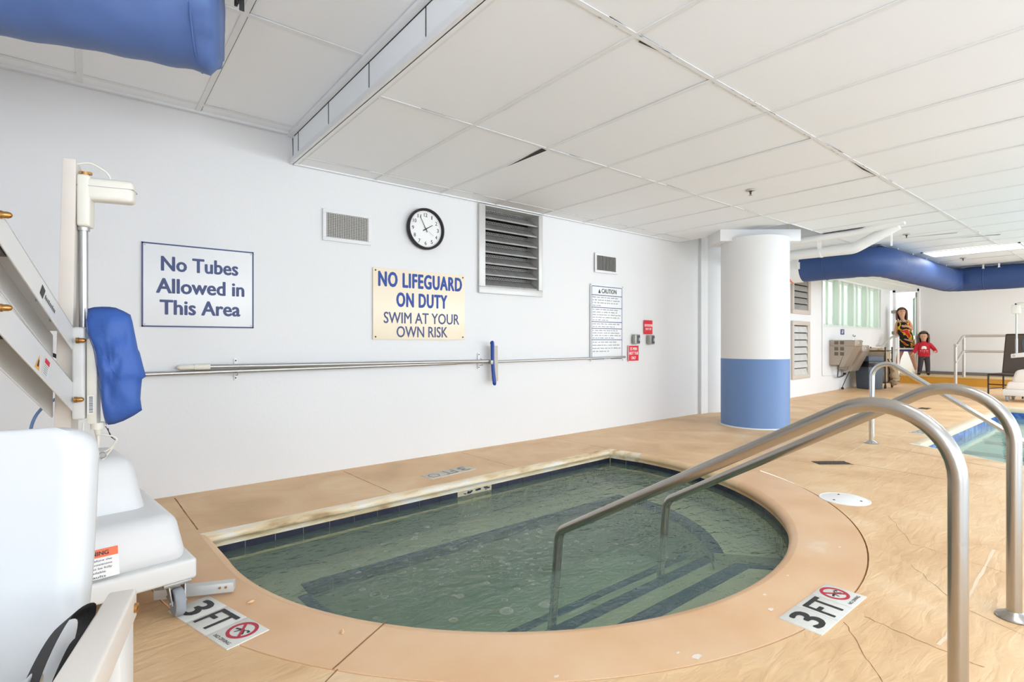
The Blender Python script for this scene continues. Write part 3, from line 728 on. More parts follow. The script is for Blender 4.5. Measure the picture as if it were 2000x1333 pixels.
# ================================================================== THINGS ON THE LONG WALL
RT, UP = (1, 0, 0), (0, 0, 1)
def plate(b, x0, x1, z0, z1, t=.006, bev=.001, y=WY): b.box(x0, x1, y-t, y, z0, z1, bev); return b
def screws(th, m, x0, x1, z0, z1, t, r=.005, y=WY):
    for x in sorted({x0, x1}):
        for z in (z0, z1): b = B(); b.cyl((x, y-t+.001, z), (x, y-t-.0025, z), r, n=10); th.part('screw', b, m)
t = Thing('wall_sign', 'white sign with navy border reading No Tubes Allowed in This Area', 'sign', (.595, WY, 1.37))
t.part('panel', plate(B(), .27, .92, 1.10, 1.637), 'signw')
b = B()
for x0, x1, z0, z1 in ((.27, .92, 1.10, 1.109), (.27, .92, 1.628, 1.637), (.27, .279, 1.10, 1.637), (.911, .92, 1.10, 1.637)): b.box(x0, x1, WY-.0068, WY-.005, z0, z1)
t.part('border', b, 'navy', smooth=0)
t.text('lettering', [('No Tubes', (.597, WY-.006, 1.509), .45, .096), ('Allowed in', (.603, WY-.006, 1.366), .515, .098), ('This Area', (.600, WY-.006, 1.228), .47, .098)], 'navy', None, RT, UP, 0, 0, bold=.034)
screws(t, 'galv', .287, .903, 1.117, 1.62, .0065, .004)
t = Thing('wall_sign', 'cream sign in blue letters reading NO LIFEGUARD ON DUTY', 'sign', (2.26, WY, 1.32))
t.part('panel', plate(B(), 1.814, 2.707, 1.022, 1.612), 'signc')
t.text('warning_lettering', [('NO LIFEGUARD', (2.267, WY-.006, 1.523), .82, .128), ('ON DUTY', (2.269, WY-.006, 1.358), .50, .125)], 'royal', None, RT, UP, 0, 0, bold=.055, space=1.12)
t.text('lettering', [('SWIM AT YOUR', (2.276, WY-.006, 1.205), .74, .095), ('OWN RISK', (2.272, WY-.006, 1.088), .50, .095)], 'navy', None, RT, UP, 0, 0, bold=.018)
screws(t, 'ink', 1.835, 2.685, 1.045, 1.59, .0065, .007)
# clock, five to two
cx, cz = 2.293, 1.982
t = Thing('wall_clock', 'round wall clock with black rim and white face', 'clock', (cx, WY, cz))
Tm = Matrix.Translation((cx, WY, cz)) @ Matrix.Rotation(R(90), 4, 'X')
b = B(); b.T = Tm; b.lathe([(.176, .0), (.180, .012), (.178, .036), (.170, .042), (.160, .036), (.157, .022), (.157, 0)], (0, 0, 0), 64); t.part('rim', b, 'ink', smooth=1)
b = B(); b.T = Tm; b.lathe([(.0002, .016), (.158, .016)], (0, 0, 0), 48); fc = t.part('face', b, 'white')
b = B()
for n in range(1, 13):
    a = R(90-30*n); addtext(b, str(n), (cx+.122*math.cos(a), WY-.016, cz+.122*math.sin(a)), RT, UP, .020 if n < 10 and n != 1 else (.034 if n != 1 else .009), .032, bold=.012)
for n in range(60):
    a = R(6*n); b.ob((cx+.150*math.cos(a), WY-.0165, cz+.150*math.sin(a)), (.006, .001, .0015), ry=-a)
sub(fc, 'numerals', b, 'ink', smooth=0).matrix_parent_inverse = Matrix()
def hand(nm, ang, L, w, y, tail=.03):
    b = B(); a = R(90-ang); d = Vector((math.cos(a), 0, math.sin(a))); p = Vector((-d.z, 0, d.x)); c = Vector((cx, y, cz))
    q = [c-d*tail-p*w, c+d*L-p*w*.6, c+d*L+p*w*.6, c-d*tail+p*w]; b._add(q+[v+Vector((0, .001, 0)) for v in q], [(0, 1, 2, 3), (7, 6, 5, 4)]); t.part(nm, b, 'ink', smooth=0)
hand('hour_hand', 59, .078, .0045, WY-.021); hand('minute_hand', 332, .120, .003, WY-.023)
b = B(); a = R(90-125); b.tube([(cx-.03*math.cos(a), WY-.025, cz-.03*math.sin(a)), (cx+.09*math.cos(a), WY-.025, cz+.09*math.sin(a))], .0008, 6); t.part('second_hand', b, 'inkg')
b = B(); b.T = Tm; b.lathe([(.0002, .029), (.006, .029), (.006, .018)], (0, 0, 0), 12); t.part('hub', b, 'ink')
# air grilles
def grille(label, x0, x1, z0, z1, nx, nz, gm, cross=True):
    t = Thing('air_grille', label, 'vent', ((x0+x1)/2, WY, (z0+z1)/2), 0, 'air grilles')
    b = B(); f = .028
    for a in ((x0-f, x1+f, z1, z1+f), (x0-f, x1+f, z0-f, z0), (x0-f, x0, z0, z1), (x1, x1+f, z0, z1)): b.box(a[0], a[1], WY-.008, WY, a[2], a[3], .002)
    t.part('frame', b, 'wall')
    b = B(); b.box(x0, x1, WY-.0012, WY-.0002, z0, z1); t.part('backing', b, 'dark', smooth=0)
    b = B()
    for k in range(nx): x = x0+(x1-x0)*(k+.5)/nx; b.box(x-.0026, x+.0026, WY-.007, WY-.001, z0, z1)
    t.part('upright_vanes', b, gm, smooth=0)
    if cross:
        b = B()
        for k in range(nz): z = z0+(z1-z0)*(k+.5)/nz; b.box(x0, x1, WY-.0055, WY-.001, z-.0021, z+.0021)
        t.part('cross_vanes', b, gm, smooth=0)
grille('air grille above and between the No Tubes and lifeguard signs', 1.435, 1.772, 1.812, 2.0, 24, 15, 'grille')
grille('small air grille above the caution sign', 4.50, 4.832, 1.818, 1.985, 14, 6, 'grille', False)
# louvre set in the wall
def louvre_in_wall():
    x0, x1, z0, z1 = 2.93, 3.615, 1.522, 2.30
    t = Thing('wall_louvre', 'recessed grey louvre in an aluminium frame beside the clock', 'louvre', (3.26, WY, 1.9))
    b = B()
    for a in ((x0-.066, x0+.004, z0+.005, z1+.006), (x1-.004, x1+.05, z0+.005, z1+.006), (x0-.066, x1+.05, z0-.058, z0+.004), (x0+.005, x1-.005, z1-.008, z1+.006)): b.box(a[0], a[1], WY-.018, WY+.004, a[2], a[3], .002)
    b.box(x0-.004, x0+.003, WY, WY+.16, z0, z1); b.box(x1-.003, x1+.004, WY, WY+.16, z0, z1); b.box(x0, x1, WY, WY+.16, z0-.004, z0+.003)
    t.part('frame', b, 'frame')
    b = B(); b.box(x0, x1, WY+.165, WY+.17, z0, z1); t.part('dark_screen', b, 'dark', smooth=0)
    n = 7; dz = (z1-z0-.02)/n
    for k in range(n):
        z = z0+.008+k*dz; b = B(); y0, y1 = WY+.006, WY+.10
        b.hexa([(x0+.004, y0, z), (x1-.004, y0, z), (x0+.004, y1, z+dz*.66), (x1-.004, y1, z+dz*.66), (x0+.004, y0, z+.012), (x1-.004, y0, z+.012), (x0+.004, y1, z+dz*.66+.006), (x1-.004, y1, z+dz*.66+.006)])
        b.box(x0+.004, x1-.004, y0-.004, y0, z-.002, z+.013)
        t.part('blade', b, 'louv', smooth=0)
    rows = [z0+.008+k*dz+dz*.86 for k in range(n)]
    for z in rows:
        b = B(); x = x0+.01
        while x < x1-.02: b.tube([(x, WY+.102, z-.012), (x+.018, WY+.102, z+.018)], .0022, 4); b.tube([(x+.018, WY+.102, z-.012), (x, WY+.102, z+.018)], .0022, 4); x += .02
        t.part('wire_mesh', b, 'galv', smooth=0)
louvre_in_wall()
# caution notice
t = Thing('caution_notice', 'tall white CAUTION notice with ruled paragraphs of small print', 'sign', (4.68, WY, 1.2))
x0, x1, z0, z1 = 4.40, 4.955, .79, 1.652
t.part('panel', plate(B(), x0, x1, z0, z1, .005), 'signw')
b = B(); ix0, ix1 = x0+.018, x1-.014
zs = [1.632, 1.532, 1.392, 1.228, 1.152, 1.024, .868, .806]
for x in (ix0, ix1): b.box(x-.004, x+.004, WY-.0058, WY-.004, .81, zs[0])
for z in zs[:6]: b.box(ix0, ix1, WY-.0058, WY-.004, z-.004, z+.004)
b.box(ix0, ix0+.21, WY-.0058, WY-.004, .80, .812); b.box(ix1-.20, ix1, WY-.0058, WY-.004, .80, .812)
t.part('ruled_border', b, 'navy', smooth=0)
t.text('heading', 'CAUTION', 'ink', (4.712, WY-.005, 1.583), RT, UP, .26, .052, bold=.03)
b = B(); b._add([(4.525, WY-.0056, 1.556), (4.568, WY-.0056, 1.556), (4.5465, WY-.0056, 1.606)], [(0, 1, 2)]); t.part('warning_triangle', b, 'ink', smooth=0)
rnd = random.Random(5)      # small print, not legible in the photograph: word-length strokes
for (za, zb, n) in ((1.532, 1.392, 4), (1.392, 1.228, 5), (1.228, 1.152, 2), (1.152, 1.024, 4), (1.024, .868, 4)):
    b = B()
    for k in range(n):
        z = za-(za-zb)*(k+.8)/(n+.5); x = ix0+.014; end = ix1-.012-(rnd.uniform(.1, .35) if k == n-1 else rnd.uniform(0, .08))
        while x < end-.02:
            w = min(rnd.uniform(.018, .075), end-x); xx = x
            while xx < x+w-.004: b.box(xx, xx+.0055, WY-.0056, WY-.005, z-.0055, z+rnd.choice((.0045, .0045, .008))); xx += .0085
            x += w+.012
    t.part('small_print', b, 'inkg', smooth=0)
screws(t, 'galv', x0+.004, x1-.002, z0-.004, z1-.004, .0055, .007)
# red notices and timers
t = Thing('red_notice', 'higher of two small red notices, mounted above a timer switch', 'sign', (5.454, WY, 1.18), 0, 'red notices')
t.part('panel', plate(B(), 5.371, 5.537, 1.095, 1.269, .004), 'red')
b = B(); b.box(5.376, 5.532, WY-.0048, WY-.003, 1.192, 1.218); t.part('white_band', b, 'white', smooth=0)
t.text('band_lettering', 'EMERGENCY', 'red', (5.454, WY-.0048, 1.205), RT, UP, .145, .017, bold=.03)
t.text('lettering', 'SHUT OFF', 'white', (5.454, WY-.004, 1.160), RT, UP, .118, .026, bold=.03)
t = Thing('red_notice', 'lower small red notice in white letters below the timer switch nearest the caution notice', 'sign', (5.162, WY, .86), 0, 'red notices')
t.part('panel', plate(B(), 5.064, 5.26, .768, .956, .004), 'red')
t.text('lettering', [('15 MIN', (5.162, WY-.004, .915), .128, .036), ('HOT TUB', (5.162, WY-.004, .862), .168, .036), ('ONLY', (5.162, WY-.004, .806), .088, .036)], 'white', None, RT, UP, 0, 0, bold=.03)
b = B()
for a in ((5.062, 5.262, .766, .770), (5.062, 5.262, .954, .958), (5.062, 5.066, .766, .958), (5.258, 5.262, .766, .958)): b.box(a[0], a[1], WY-.0045, WY-.001, a[2], a[3])
t.part('border', b, 'white', smooth=0)
for lab, xc, zc, w in (('grey wall timer switch directly above the lower red notice', 5.187, 1.032, .10), ('grey wall timer switch directly below the higher red notice', 5.478, 1.026, .10)):
    t = Thing('timer_switch', lab, 'switch', (xc, WY, zc), 0, 'timer switches')
    b = B(); b.box(xc-w/2, xc+w/2, WY-.045, WY, zc-.058, zc+.058, .008); t.part('housing', b, 'galv')
    b = B(); b.box(xc-.012, xc+w/2-.006, WY-.05, WY-.04, zc-.046, zc+.046, .004); t.part('cover_plate', b, 'dkgrey')
    b = B(); b.box(xc+.004, xc+.022, WY-.066, WY-.048, zc-.022, zc+.018, .004); t.part('dial', b, 'grille')
# long telescopic poles on clips, wall brush
def polez(x): return .800+(x-.25)*.0042
t = Thing('telescopic_pole', 'long thin aluminium pole along the wall reaching the caution notice', 'pole', (2.6, WY-.03, .81), 0, 'cleaning poles')
b = B(); b.tube([(.262, WY-.028, polez(.262)), (2.6, WY-.028, polez(2.6))], .0155, 16); t.part('outer_tube', b, 'alu')
b = B(); b.tube([(2.6, WY-.028, polez(2.6)), (4.97, WY-.028, polez(4.97))], .0125, 16); t.part('inner_tube', b, 'alu')
t = Thing('telescopic_pole', 'brush pole with ivory grip lying on top of the longer pole', 'pole', (1.7, WY-.035, .84), 0, 'cleaning poles')
z1_, z2_ = .838, .826
b = B(); b.tube([(.64, WY-.034, z1_), (2.97, WY-.04, z2_-.006)], .0150, 16); t.part('tube', b, 'alu')
b = B(); b.tube([(.455, WY-.034, z1_), (.462, WY-.034, z1_), (.475, WY-.034, z1_), (.556, WY-.034, z1_)], [.004, .012, .0165, .0165], 16); t.part('grip', b, 'plas2')
b = B(); b.tube([(.554, WY-.034, z1_), (.645, WY-.034, z1_)], .0205, 16); t.part('lock_collar', b, 'plas2')
b = B(); b.tube(fillet([(2.86, WY-.04, z2_+.02), (2.93, WY-.045, z2_-.028), (2.985, WY-.06, z2_-.02)], .02, 4), .004, 8); t.part('spring_clip', b, 'galv')
t = Thing('wall_brush', 'curved blue pool brush standing across the poles with pale bristles', 'brush', (2.99, WY-.06, .80))
b = B(); pth = smooth_path([(2.957, WY-.085, .995), (2.975, WY-.07, .985), (2.985, WY-.06, .90), (2.99, WY-.058, .80), (2.995, WY-.062, .70), (3.0, WY-.07, .62), (2.99, WY-.08, .607)], 8)
b.tube(pth, [.008]+[.015]*(len(pth)-2)+[.008], 12, sy=1.3); t.part('brush_back', b, 'colblue' if 0 else 'royal')
b = B(); b.hexa([(2.995, WY-.07, .63), (3.045, WY-.07, .63), (2.995, WY-.035, .63), (3.045, WY-.035, .63), (2.990, WY-.07, .965), (3.04, WY-.07, .965), (2.990, WY-.035, .965), (3.04, WY-.035, .965)]); t.part('bristles', b, mat('pale bristles', (214, 206, 194), .9, bump=.8, bscale=200), smooth=0)
b = B(); b.box(2.955, 2.985, WY-.075, WY-.03, .79, .83, .004); t.part('pole_socket', b, 'galv')
for lab, x in (('wall clip at the free end of the poles beside the blue cover', .258), ('white wall clip holding the poles under the No Tubes sign', .806), ('wall clip holding the poles next to the brush', 2.868)):
    t = Thing('pole_clip', lab, 'wall clip', (x, WY, .82), 0, 'pole clips'); zc = polez(x)+.012
    b = B(); b.box(x-.010, x+.010, WY-.004, WY, zc-.075, zc+.075, .002); t.part('plate', b, 'white')
    b = B(); b.tube(fillet([(x, WY-.003, zc-.04), (x, WY-.062, zc-.04), (x, WY-.062, zc-.012)], .012, 5), .003, 8); t.part('hook', b, 'galv')
    screws(t, 'ink', x, x, zc-.06, zc+.06, .004, .005)
# ================================================================== CEILING THINGS
def duct_tube(b, pts, r, n=40, wr=0, seed=0):
    N = len(pts); rr = r if isinstance(r, list) else [r]*N
    b.tube(pts, rr, n, cap=True)
t = Thing('air_duct', 'long blue fabric duct bending along the far ceiling beyond the column', 'duct', (8.3, 2.42, 2.09))
DZ, DR = 2.095, .205
p = fillet([(8.28, 3.42, DZ), (8.28, 2.42, DZ), (12.05, 2.42, DZ), (12.05, -2.5, DZ)], [.30, .22], 10)
q = []
for a, c in zip(p, p[1:]):
    k = max(1, int((c-a).length/.12)); q += [a.lerp(c, j/k) for j in range(k)]
q.append(p[-1])
b = B(); b.tube(q, [DR*(1+.012*math.sin(i*1.7)) for i in range(len(q))], 44)
t.part('fabric_sleeve', b, 'duct', smooth=1.2)
b = B()
for c0, ax in (((8.28, 3.05, DZ), 'Y'), ((8.28, 2.78, DZ), 'Y'), ((8.72, 2.42, DZ), 'X'), ((11.6, 2.42, DZ), 'X'), ((12.05, 1.95, DZ), 'Y'), ((12.05, 1.35, DZ), 'Y')):
    b = B(); b.lathe([(DR*.98, -.012), (DR*1.016, -.004), (DR*1.016, .004), (DR*.98, .012)], c0, 40, ax); t.part('seam', b, 'duct', smooth=1)
b = B(); b.lathe([(DR*1.012, 3.36), (DR*1.03, 3.38), (DR*1.03, 3.56), (DR*1.015, 3.60), (DR*1.015, 3.74)], (8.28, 0, DZ), 44, 'Y'); t.part('white_collar', b, 'pipe', smooth=1)
b = B(); b.lathe([(DR*1.03, 3.50), (DR*1.045, 3.505), (DR*1.045, 3.53), (DR*1.03, 3.535)], (8.28, 0, DZ), 44, 'Y'); t.part('orange_band', b, 'orange', smooth=1)
b = B(); b.hexa([(8.08, 3.74, DZ-.2), (8.48, 3.74, DZ-.2), (8.0, 4.08, DZ-.28), (8.56, 4.08, DZ-.28), (8.08, 3.74, DZ+.2), (8.48, 3.74, DZ+.2), (8.0, 4.08, DZ+.22), (8.56, 4.08, DZ+.22)]); t.part('sheet_metal_boot', b, 'galv', smooth=0)
b = B(); b.box(8.05, 8.062, 3.33, 3.37, DZ+.02-.06, DZ+.06); t.part('buckle', b, 'white')
for x in (8.9, 9.6, 10.3, 11.0, 11.5):
    b = B(); b.box(x-.012, x+.012, 2.36, 2.364, 2.20, CZ); b.box(x-.014, x+.014, 2.352, 2.366, 2.215, 2.262); t.part('strap', b, 'white')
for y in (1.95, 1.75):
    b = B(); b.box(11.92, 11.924, y-.012, y+.012, 2.24, CZ); b.box(11.912, 11.926, y-.015, y+.015, 2.20, 2.262); t.part('strap', b, 'white')
b = B(); b.box(8.35, 12.1, 2.41, 2.43, CZ-.014, CZ); b.box(12.04, 12.06, -2.5, 2.42, CZ-.014, CZ); t.part('hanger_track', b, 'galv', smooth=0)
# blue duct end over the lift
t = Thing('air_duct', 'blue fabric duct end hanging under the raised ceiling above the lift', 'duct', (.0, 2.5, 2.33))
A_, D_ = Vector((.415, 2.36, 2.30)), Vector((-.958, .287, 0)); b = B()
pts, rr = [], []
for k in range(70):
    s = .004+k*.03; r = .215*min(1, .93+.07*min(1, s/.16))*(1+.006*math.sin(k*1.3)); r = .19 if k == 0 else r
    pts.append(A_+D_*s+Vector((0, 0, .012*math.sin(s*3)))); rr.append(r)
b.tube(pts, rr, 48)
for v in b.bm.verts:
    s = (v.co-A_).dot(D_); w = math.exp(-((s-.03)/.06)**2)*.018+.003
    d = (v.co-(A_+D_*s)); 
    if d.length > 1e-4: v.co += d.normalized()*w*noise.noise(Vector((d.x*22, d.z*22, s*7)))*2
t.part('fabric_sleeve', b, 'ductl', smooth=1.5)
b = B(); b.T = Matrix.Translation(A_+D_*.075) @ Matrix.Rotation(R(163.3), 4, 'Z'); b.lathe([(.212, -.004), (.219, 0), (.212, .004)], (0, 0, 0), 48, 'X'); t.part('stitched_seam', b, 'ductl', smooth=1)
b = B()
for s in (.5, 1.2, 1.8): p = A_+D_*s; b.box(p.x-.012, p.x+.012, p.y-.002, p.y+.002, p.z+.19, UZ-.005)
t.part('strap', b, 'white', smooth=0)
t = Thing('duct_hanger', 'black hanger clip dangling from the raised ceiling beside the blue duct', 'hanger', (.487, 2.4, UZ))
b = B(); b.box(.472, .484, 2.37, 2.40, 2.385, UZ, .002); b.box(.486, .505, 2.372, 2.376, 2.362, 2.425, .001); t.part('plate', b, 'black')
b = B(); b.tube(fillet([(.476, 2.366, 2.52), (.476, 2.366, 2.385), (.484, 2.366, 2.385), (.484, 2.366, 2.45)], .004, 4), .0035, 8); t.part('hook', b, 'black')
# white pipes
t = Thing('white_pipe', 'straight white pipe tight under the ceiling beside the column capital', 'pipe', (7.15, 2.6, 2.28), 0, 'white ceiling pipes')
b = B(); b.tube([(7.0, 3.6, 2.275), (7.0, 2.3, 2.278), (7.0, 1.80, 2.335)], .042, 20); t.part('tube', b, 'pipe', smooth=1)
t = Thing('white_pipe', 'fat white pipe rising to the ceiling by the blue duct elbow', 'pipe', (7.2, 2.6, 2.14), 0, 'white ceiling pipes')
b = B(); b.tube(fillet([(7.15, 3.75, 2.135), (7.15, 2.34, 2.115), (7.15, 2.05, 2.255), (7.15, 1.90, 2.33)], [.2, .1], 8), .062, 24); t.part('tube', b, 'pipe', smooth=1)
for y in (2.70, 3.08):
    b = B(); b.lathe([(.063, -.014), (.067, -.012), (.067, .012), (.063, .014)], (7.15, y, 2.12), 24, 'Y'); b.box(7.10, 7.105, y-.018, y+.018, 2.15, CZ+.30 if y > 2.63 else CZ); b.box(7.09, 7.1, y+.02, y+.024, 2.15, CZ+.3); t.part('strap', b, 'white')
b = B(); b.box(7.16, 7.18, 1.96, 1.975, 2.10, 2.30); t.part('bracket', b, 'white', smooth=0)
# sprinklers
for lab, x, y in (('ceiling sprinkler head in the middle of a panel, nearest of three', 4.482, 2.258), ('ceiling sprinkler head above the elbow of the blue duct', 7.82, 1.99), ('tiny sprinkler head beyond the lit ceiling panel', 10.75, 2.0)):
    t = Thing('sprinkler', lab, 'sprinkler', (x, y, CZ), 0, 'ceiling sprinklers')
    b = B(); b.lathe([(.040, .0), (.038, -.005), (.016, -.008), (.016, .004)], (x, y, CZ), 24); t.part('escutcheon', b, 'grille')
    b = B(); b.lathe([(.013, 0), (.013, -.014), (.007, -.016), (.005, -.038), (.003, -.040)], (x, y, CZ), 14)
    for s in (-1, 1): b.tube([(x+s*.012, y, CZ-.014), (x+s*.013, y, CZ-.028), (x, y, CZ-.042)], .0022, 6)
    t.part('body', b, 'brownm')
    b = B(); b.lathe([(.0002, -.042), (.016, -.042), (.016, -.044), (.0002, -.044)], (x, y, CZ), 16); t.part('deflector', b, 'galv')
t = Thing('ceiling_light', 'bright rectangular light panel set in the far ceiling', 'light', (9.93, 1.75, CZ))
b = B()
for a in ((9.60, 10.24, 1.20, 1.225), (9.60, 10.24, 2.245, 2.27), (9.60, 9.625, 1.2, 2.27), (10.215, 10.24, 1.2, 2.27)): b.box(a[0], a[1], a[2], a[3], CZ-.010, CZ)
t.part('frame', b, 'white', smooth=0)
b = B(); b.box(9.62, 10.22, 1.22, 2.25, CZ-.006, CZ-.002); t.part('diffuser', b, 'lamp', smooth=0)

for k, x in enumerate(FILLX):
    b = B(); b.box(x-.28, x+.28, -.98, .16, CZ-.012, CZ-.004); struct('trim_%d' % (k+4), b, 'white', 0)  # plates over the added fill lamps, out of view, no real trim

# ================================================================== FAR WALL
def FT(x): return Matrix.Translation((*FW(x), 0)) @ Matrix.Rotation(math.atan2(FD.y, FD.x), 4, 'Z')   # local: x along wall, -y into the room
def FB_(x): b = B(); b.T = FT(x); return b
def louvre_far(lab, x0, x1, z0, z1, n, fm):
    t = Thing('wall_louvre', lab, 'louvre', (*FW((x0+x1)/2), (z0+z1)/2), 0, 'far wall louvres'); w = x1-x0; f = .075
    b = FB_(x0)
    for a in ((0, w, z0, z0+f), (0, w, z1-f, z1), (0, f, z0+f+.001, z1-f-.001), (w-f*1.6, w, z0+f+.001, z1-f-.001)): b.box(a[0], a[1], -.035, -.001, a[2], a[3], .004)
    t.part('frame', b, 'tanframe')
    b = FB_(x0); b.box(f, w-f, -.004, -.001, z0+f, z1-f); t.part('dark_backing', b, 'dark', smooth=0)
    dz = (z1-z0-2*f)/n
    for k in range(n):
        z = z0+f+k*dz; b = FB_(x0)
        b.hexa([(f, -.030, z), (w-f*1.6, -.030, z), (f, -.008, z+dz*.84), (w-f*1.6, -.008, z+dz*.84), (f, -.030, z+.012), (w-f*1.6, -.030, z+.012), (f, -.006, z+dz*.86), (w-f*1.6, -.006, z+dz*.86)])
        t.part('blade', b, fm, smooth=0)
louvre_far('grey louvre high on the far wall under the white duct collar', 9.72, 10.58, 1.50, 2.22, 5, 'louv')
louvre_far('pale louvre low on the far wall right behind the blue column base', 9.72, 10.55, .32, 1.37, 7, 'louvw')
# tall banked window
W0, W1 = 11.28, 15.3
b = FB_(W0); L = (W1-W0)/FD.x
b.box(-.02, L, -.012, .02, 1.30, 1.335); b.box(0, L, .02, .25, 1.325, 1.333)
for k in range(5):
    u = .02+(k+1)*.965
    if u < L: b.box(u-.045, u+.045, 0, .12, 1.33, 2.28); b.box(u-.055, u-.03, .09, .125, 1.33, 2.28)
b.box(0, L, .09, .13, 1.33, 1.37); b.box(0, L, .09, .13, 2.24, 2.28); b.box(0, .05, .06, .13, 1.33, 2.28); b.box(L-.05, L, .06, .13, 1.33, 2.28)
win = struct('window_1', b, 'sill', 0)
b = FB_(W0)
for k in range(5):
    u0 = .05 if k == 0 else .02+k*.965+.045; u1 = min(.02+(k+1)*.965-.045, L-.05)
    if u1 > u0: b.box(u0, u1, .105, .111, 1.37, 2.24)
sub(win, 'pane', b, 'frost', smooth=0)
b = FB_(W0)
for k in range(5):
    u = .02+(k+1)*.965
    if u < L-.1: b.box(u-.5, u-.46, .06, .10, 1.34, 2.27)
sub(win, 'mullion', b, 'sill', smooth=0)
# greenery outside
rnd = random.Random(2)
b = B()
for k in range(900):
    x = rnd.uniform(10.5, 16.0); z = rnd.uniform(0, 1.95)*rnd.random()**.25; y = 6.1+(x-11)*.05+rnd.uniform(-.3, .3)
    s = rnd.uniform(.10, .20); m = Matrix.Translation((x, y, z)) @ Matrix.Rotation(rnd.uniform(0, 6), 4, 'Z') @ Matrix.Rotation(rnd.uniform(-1, 1), 4, 'X')
    b._add([m @ Vector(p) for p in ((-s, 0, -s*.5), (s, .02, -s*.5), (s*.7, .05, s*.6), (-s*.7, .03, s*.6))], [(0, 1, 2, 3)])
b.box(10.5, 16.1, 6.45, 6.6, 0, 1.7)
tag(b.build('hedge', 'hedge', smooth=0), 'green hedge outside behind the frosted window', 'hedge', kind='stuff')
# small blue sign, outlet, conduit
t = Thing('wall_sign', 'tiny square blue symbol sign above the drinking fountain', 'sign', (*FW(12.45), 1.205))
b = FB_(12.45); b.box(-.11, .11, -.008, 0, 1.145, 1.26, .002); t.part('panel', b, 'navy')
b = FB_(12.45); b.box(-.05, -.01, -.010, -.007, 1.165, 1.20); b.box(-.01, .04, -.010, -.007, 1.19, 1.205); b.box(-.03, .03, -.010, -.007, 1.215, 1.235); t.part('symbol', b, 'white', smooth=0)
t = Thing('pipe_conduit', 'thin painted conduit running down the wall left of the drinking fountain', 'conduit', (*FW(11.25), .8))
b = FB_(11.25); b.tube(fillet([(0, -.012, 2.2), (0, -.012, .33), (.8, -.012, .30)], .03, 4), .010, 8); t.part('tube', b, 'wall')
t = Thing('wall_outlet', 'small grey outlet on the wall below the drinking fountain', 'outlet', (*FW(12.45), .32))
b = FB_(12.42); b.box(-.05, .05, -.03, 0, .27, .37, .004); t.part('box', b, 'grille')
b = FB_(12.42); b.box(-.02, .06, -.07, -.03, .30, .34, .006); t.part('plug', b, 'black')
# drinking fountain
t = Thing('drinking_fountain', 'two level wall mounted steel drinking fountain above a cord', 'drinking fountain', (*FW(12.1), .5))
def basin_unit(x, dz, first):
    b = FB_(x)
    b.box(0, .46, -.46, 0, .905+dz, 1.03+dz, .012); p = t.part('basin', b, 'fount')
    b = FB_(x); b.hexa([(.0, -.18, .53+dz), (.46, -.18, .53+dz), (0, 0, .53+dz), (.46, 0, .53+dz), (0, -.31, .905+dz), (.46, -.31, .905+dz), (0, 0, .905+dz), (.46, 0, .905+dz)]); b.hexa([(.0, -.26, .50+dz), (.46, -.26, .50+dz), (0, -.18, .50+dz), (.46, -.18, .50+dz), (0, -.455, .905+dz), (.46, -.455, .905+dz), (0, -.31, .905+dz), (.46, -.31, .905+dz)])
    c = t.part('body', b, 'fount', smooth=0)
    if first:
        for u in (-.13, -.23):
            for z in (.86, .76, .98): b = FB_(x); b.box(-.004, .001, u-.035, u+.035, z-.04+dz, z+.03+dz); sub(c, 'side_vent', b, 'vent', smooth=0)
    b = FB_(x); b.tube(fillet([(.23, -.36, 1.02+dz), (.23, -.36, 1.10+dz), (.23, -.40, 1.115+dz)], .02, 4), .014, 8); b.ell((.23, -.36, 1.125+dz), .02, 8); sub(p, 'bubbler', b, 'chrome')
    b = FB_(x); b.box(.19, .27, -.468, -.455, .95+dz, .99+dz, .004); sub(p, 'push_bar', b, 'chrome')
basin_unit(11.66, 0, True); basin_unit(12.125, -.11, False)
b = FB_(12.1); b.tube(smooth_path([(-.25, -.12, .55), (-.25, -.10, .36), (-.12, -.06, .27), (.20, -.04, .27), (.32, -.05, .30)]), .012, 8); t.part('drain_hose', b, 'dkgrey', smooth=1)
b = FB_(12.1); b.tube(smooth_path([(.20, -.2, .44), (.21, -.14, .3), (.22, -.06, .1), (.2, -.04, .02)]), .007, 8); b.ell((.2, -.05, .02), .028, 8); t.part('floor_cord', b, 'black', smooth=1)
# bin with black liner
t = Thing('waste_bin', 'slate grey square waste bin with a black liner folded over its rim', 'bin', (12.88, 3.93, 0), R(60.5), local=True)
def ringbox(b, h0, h1, z0, z1, bev=.02): b.hexa([(-h0, -h0, z0), (h0, -h0, z0), (-h0, h0, z0), (h0, h0, z0), (-h1, -h1, z1), (h1, -h1, z1), (-h1, h1, z1), (h1, h1, z1)], bev)
b = B(); ringbox(b, .165, .185, 0, .575); t.part('body', b, 'bin')
b = B(); ringbox(b, .192, .200, .46, .585, .01)
for v in b.bm.verts: v.co += Vector((noise.noise(v.co*14), noise.noise(v.co*14+Vector((5, 0, 0))), noise.noise(v.co*10)*1.5))*.012
bmesh.ops.subdivide_edges(b.bm, edges=b.bm.edges[:], cuts=2)
for v in b.bm.verts: v.co += Vector((noise.noise(v.co*30), noise.noise(v.co*30+Vector((5, 0, 0))), noise.noise(v.co*24)))*.010
t.part('bin_liner', b, 'liner')
b = B(); ringbox(b, .188, .178, .582, .70, .02); p = t.part('lid', b, 'bin')
b = B(); b.box(-.12, .12, -.1865, -.18, .605, .685); sub(p, 'flap', b, 'dkgrey')
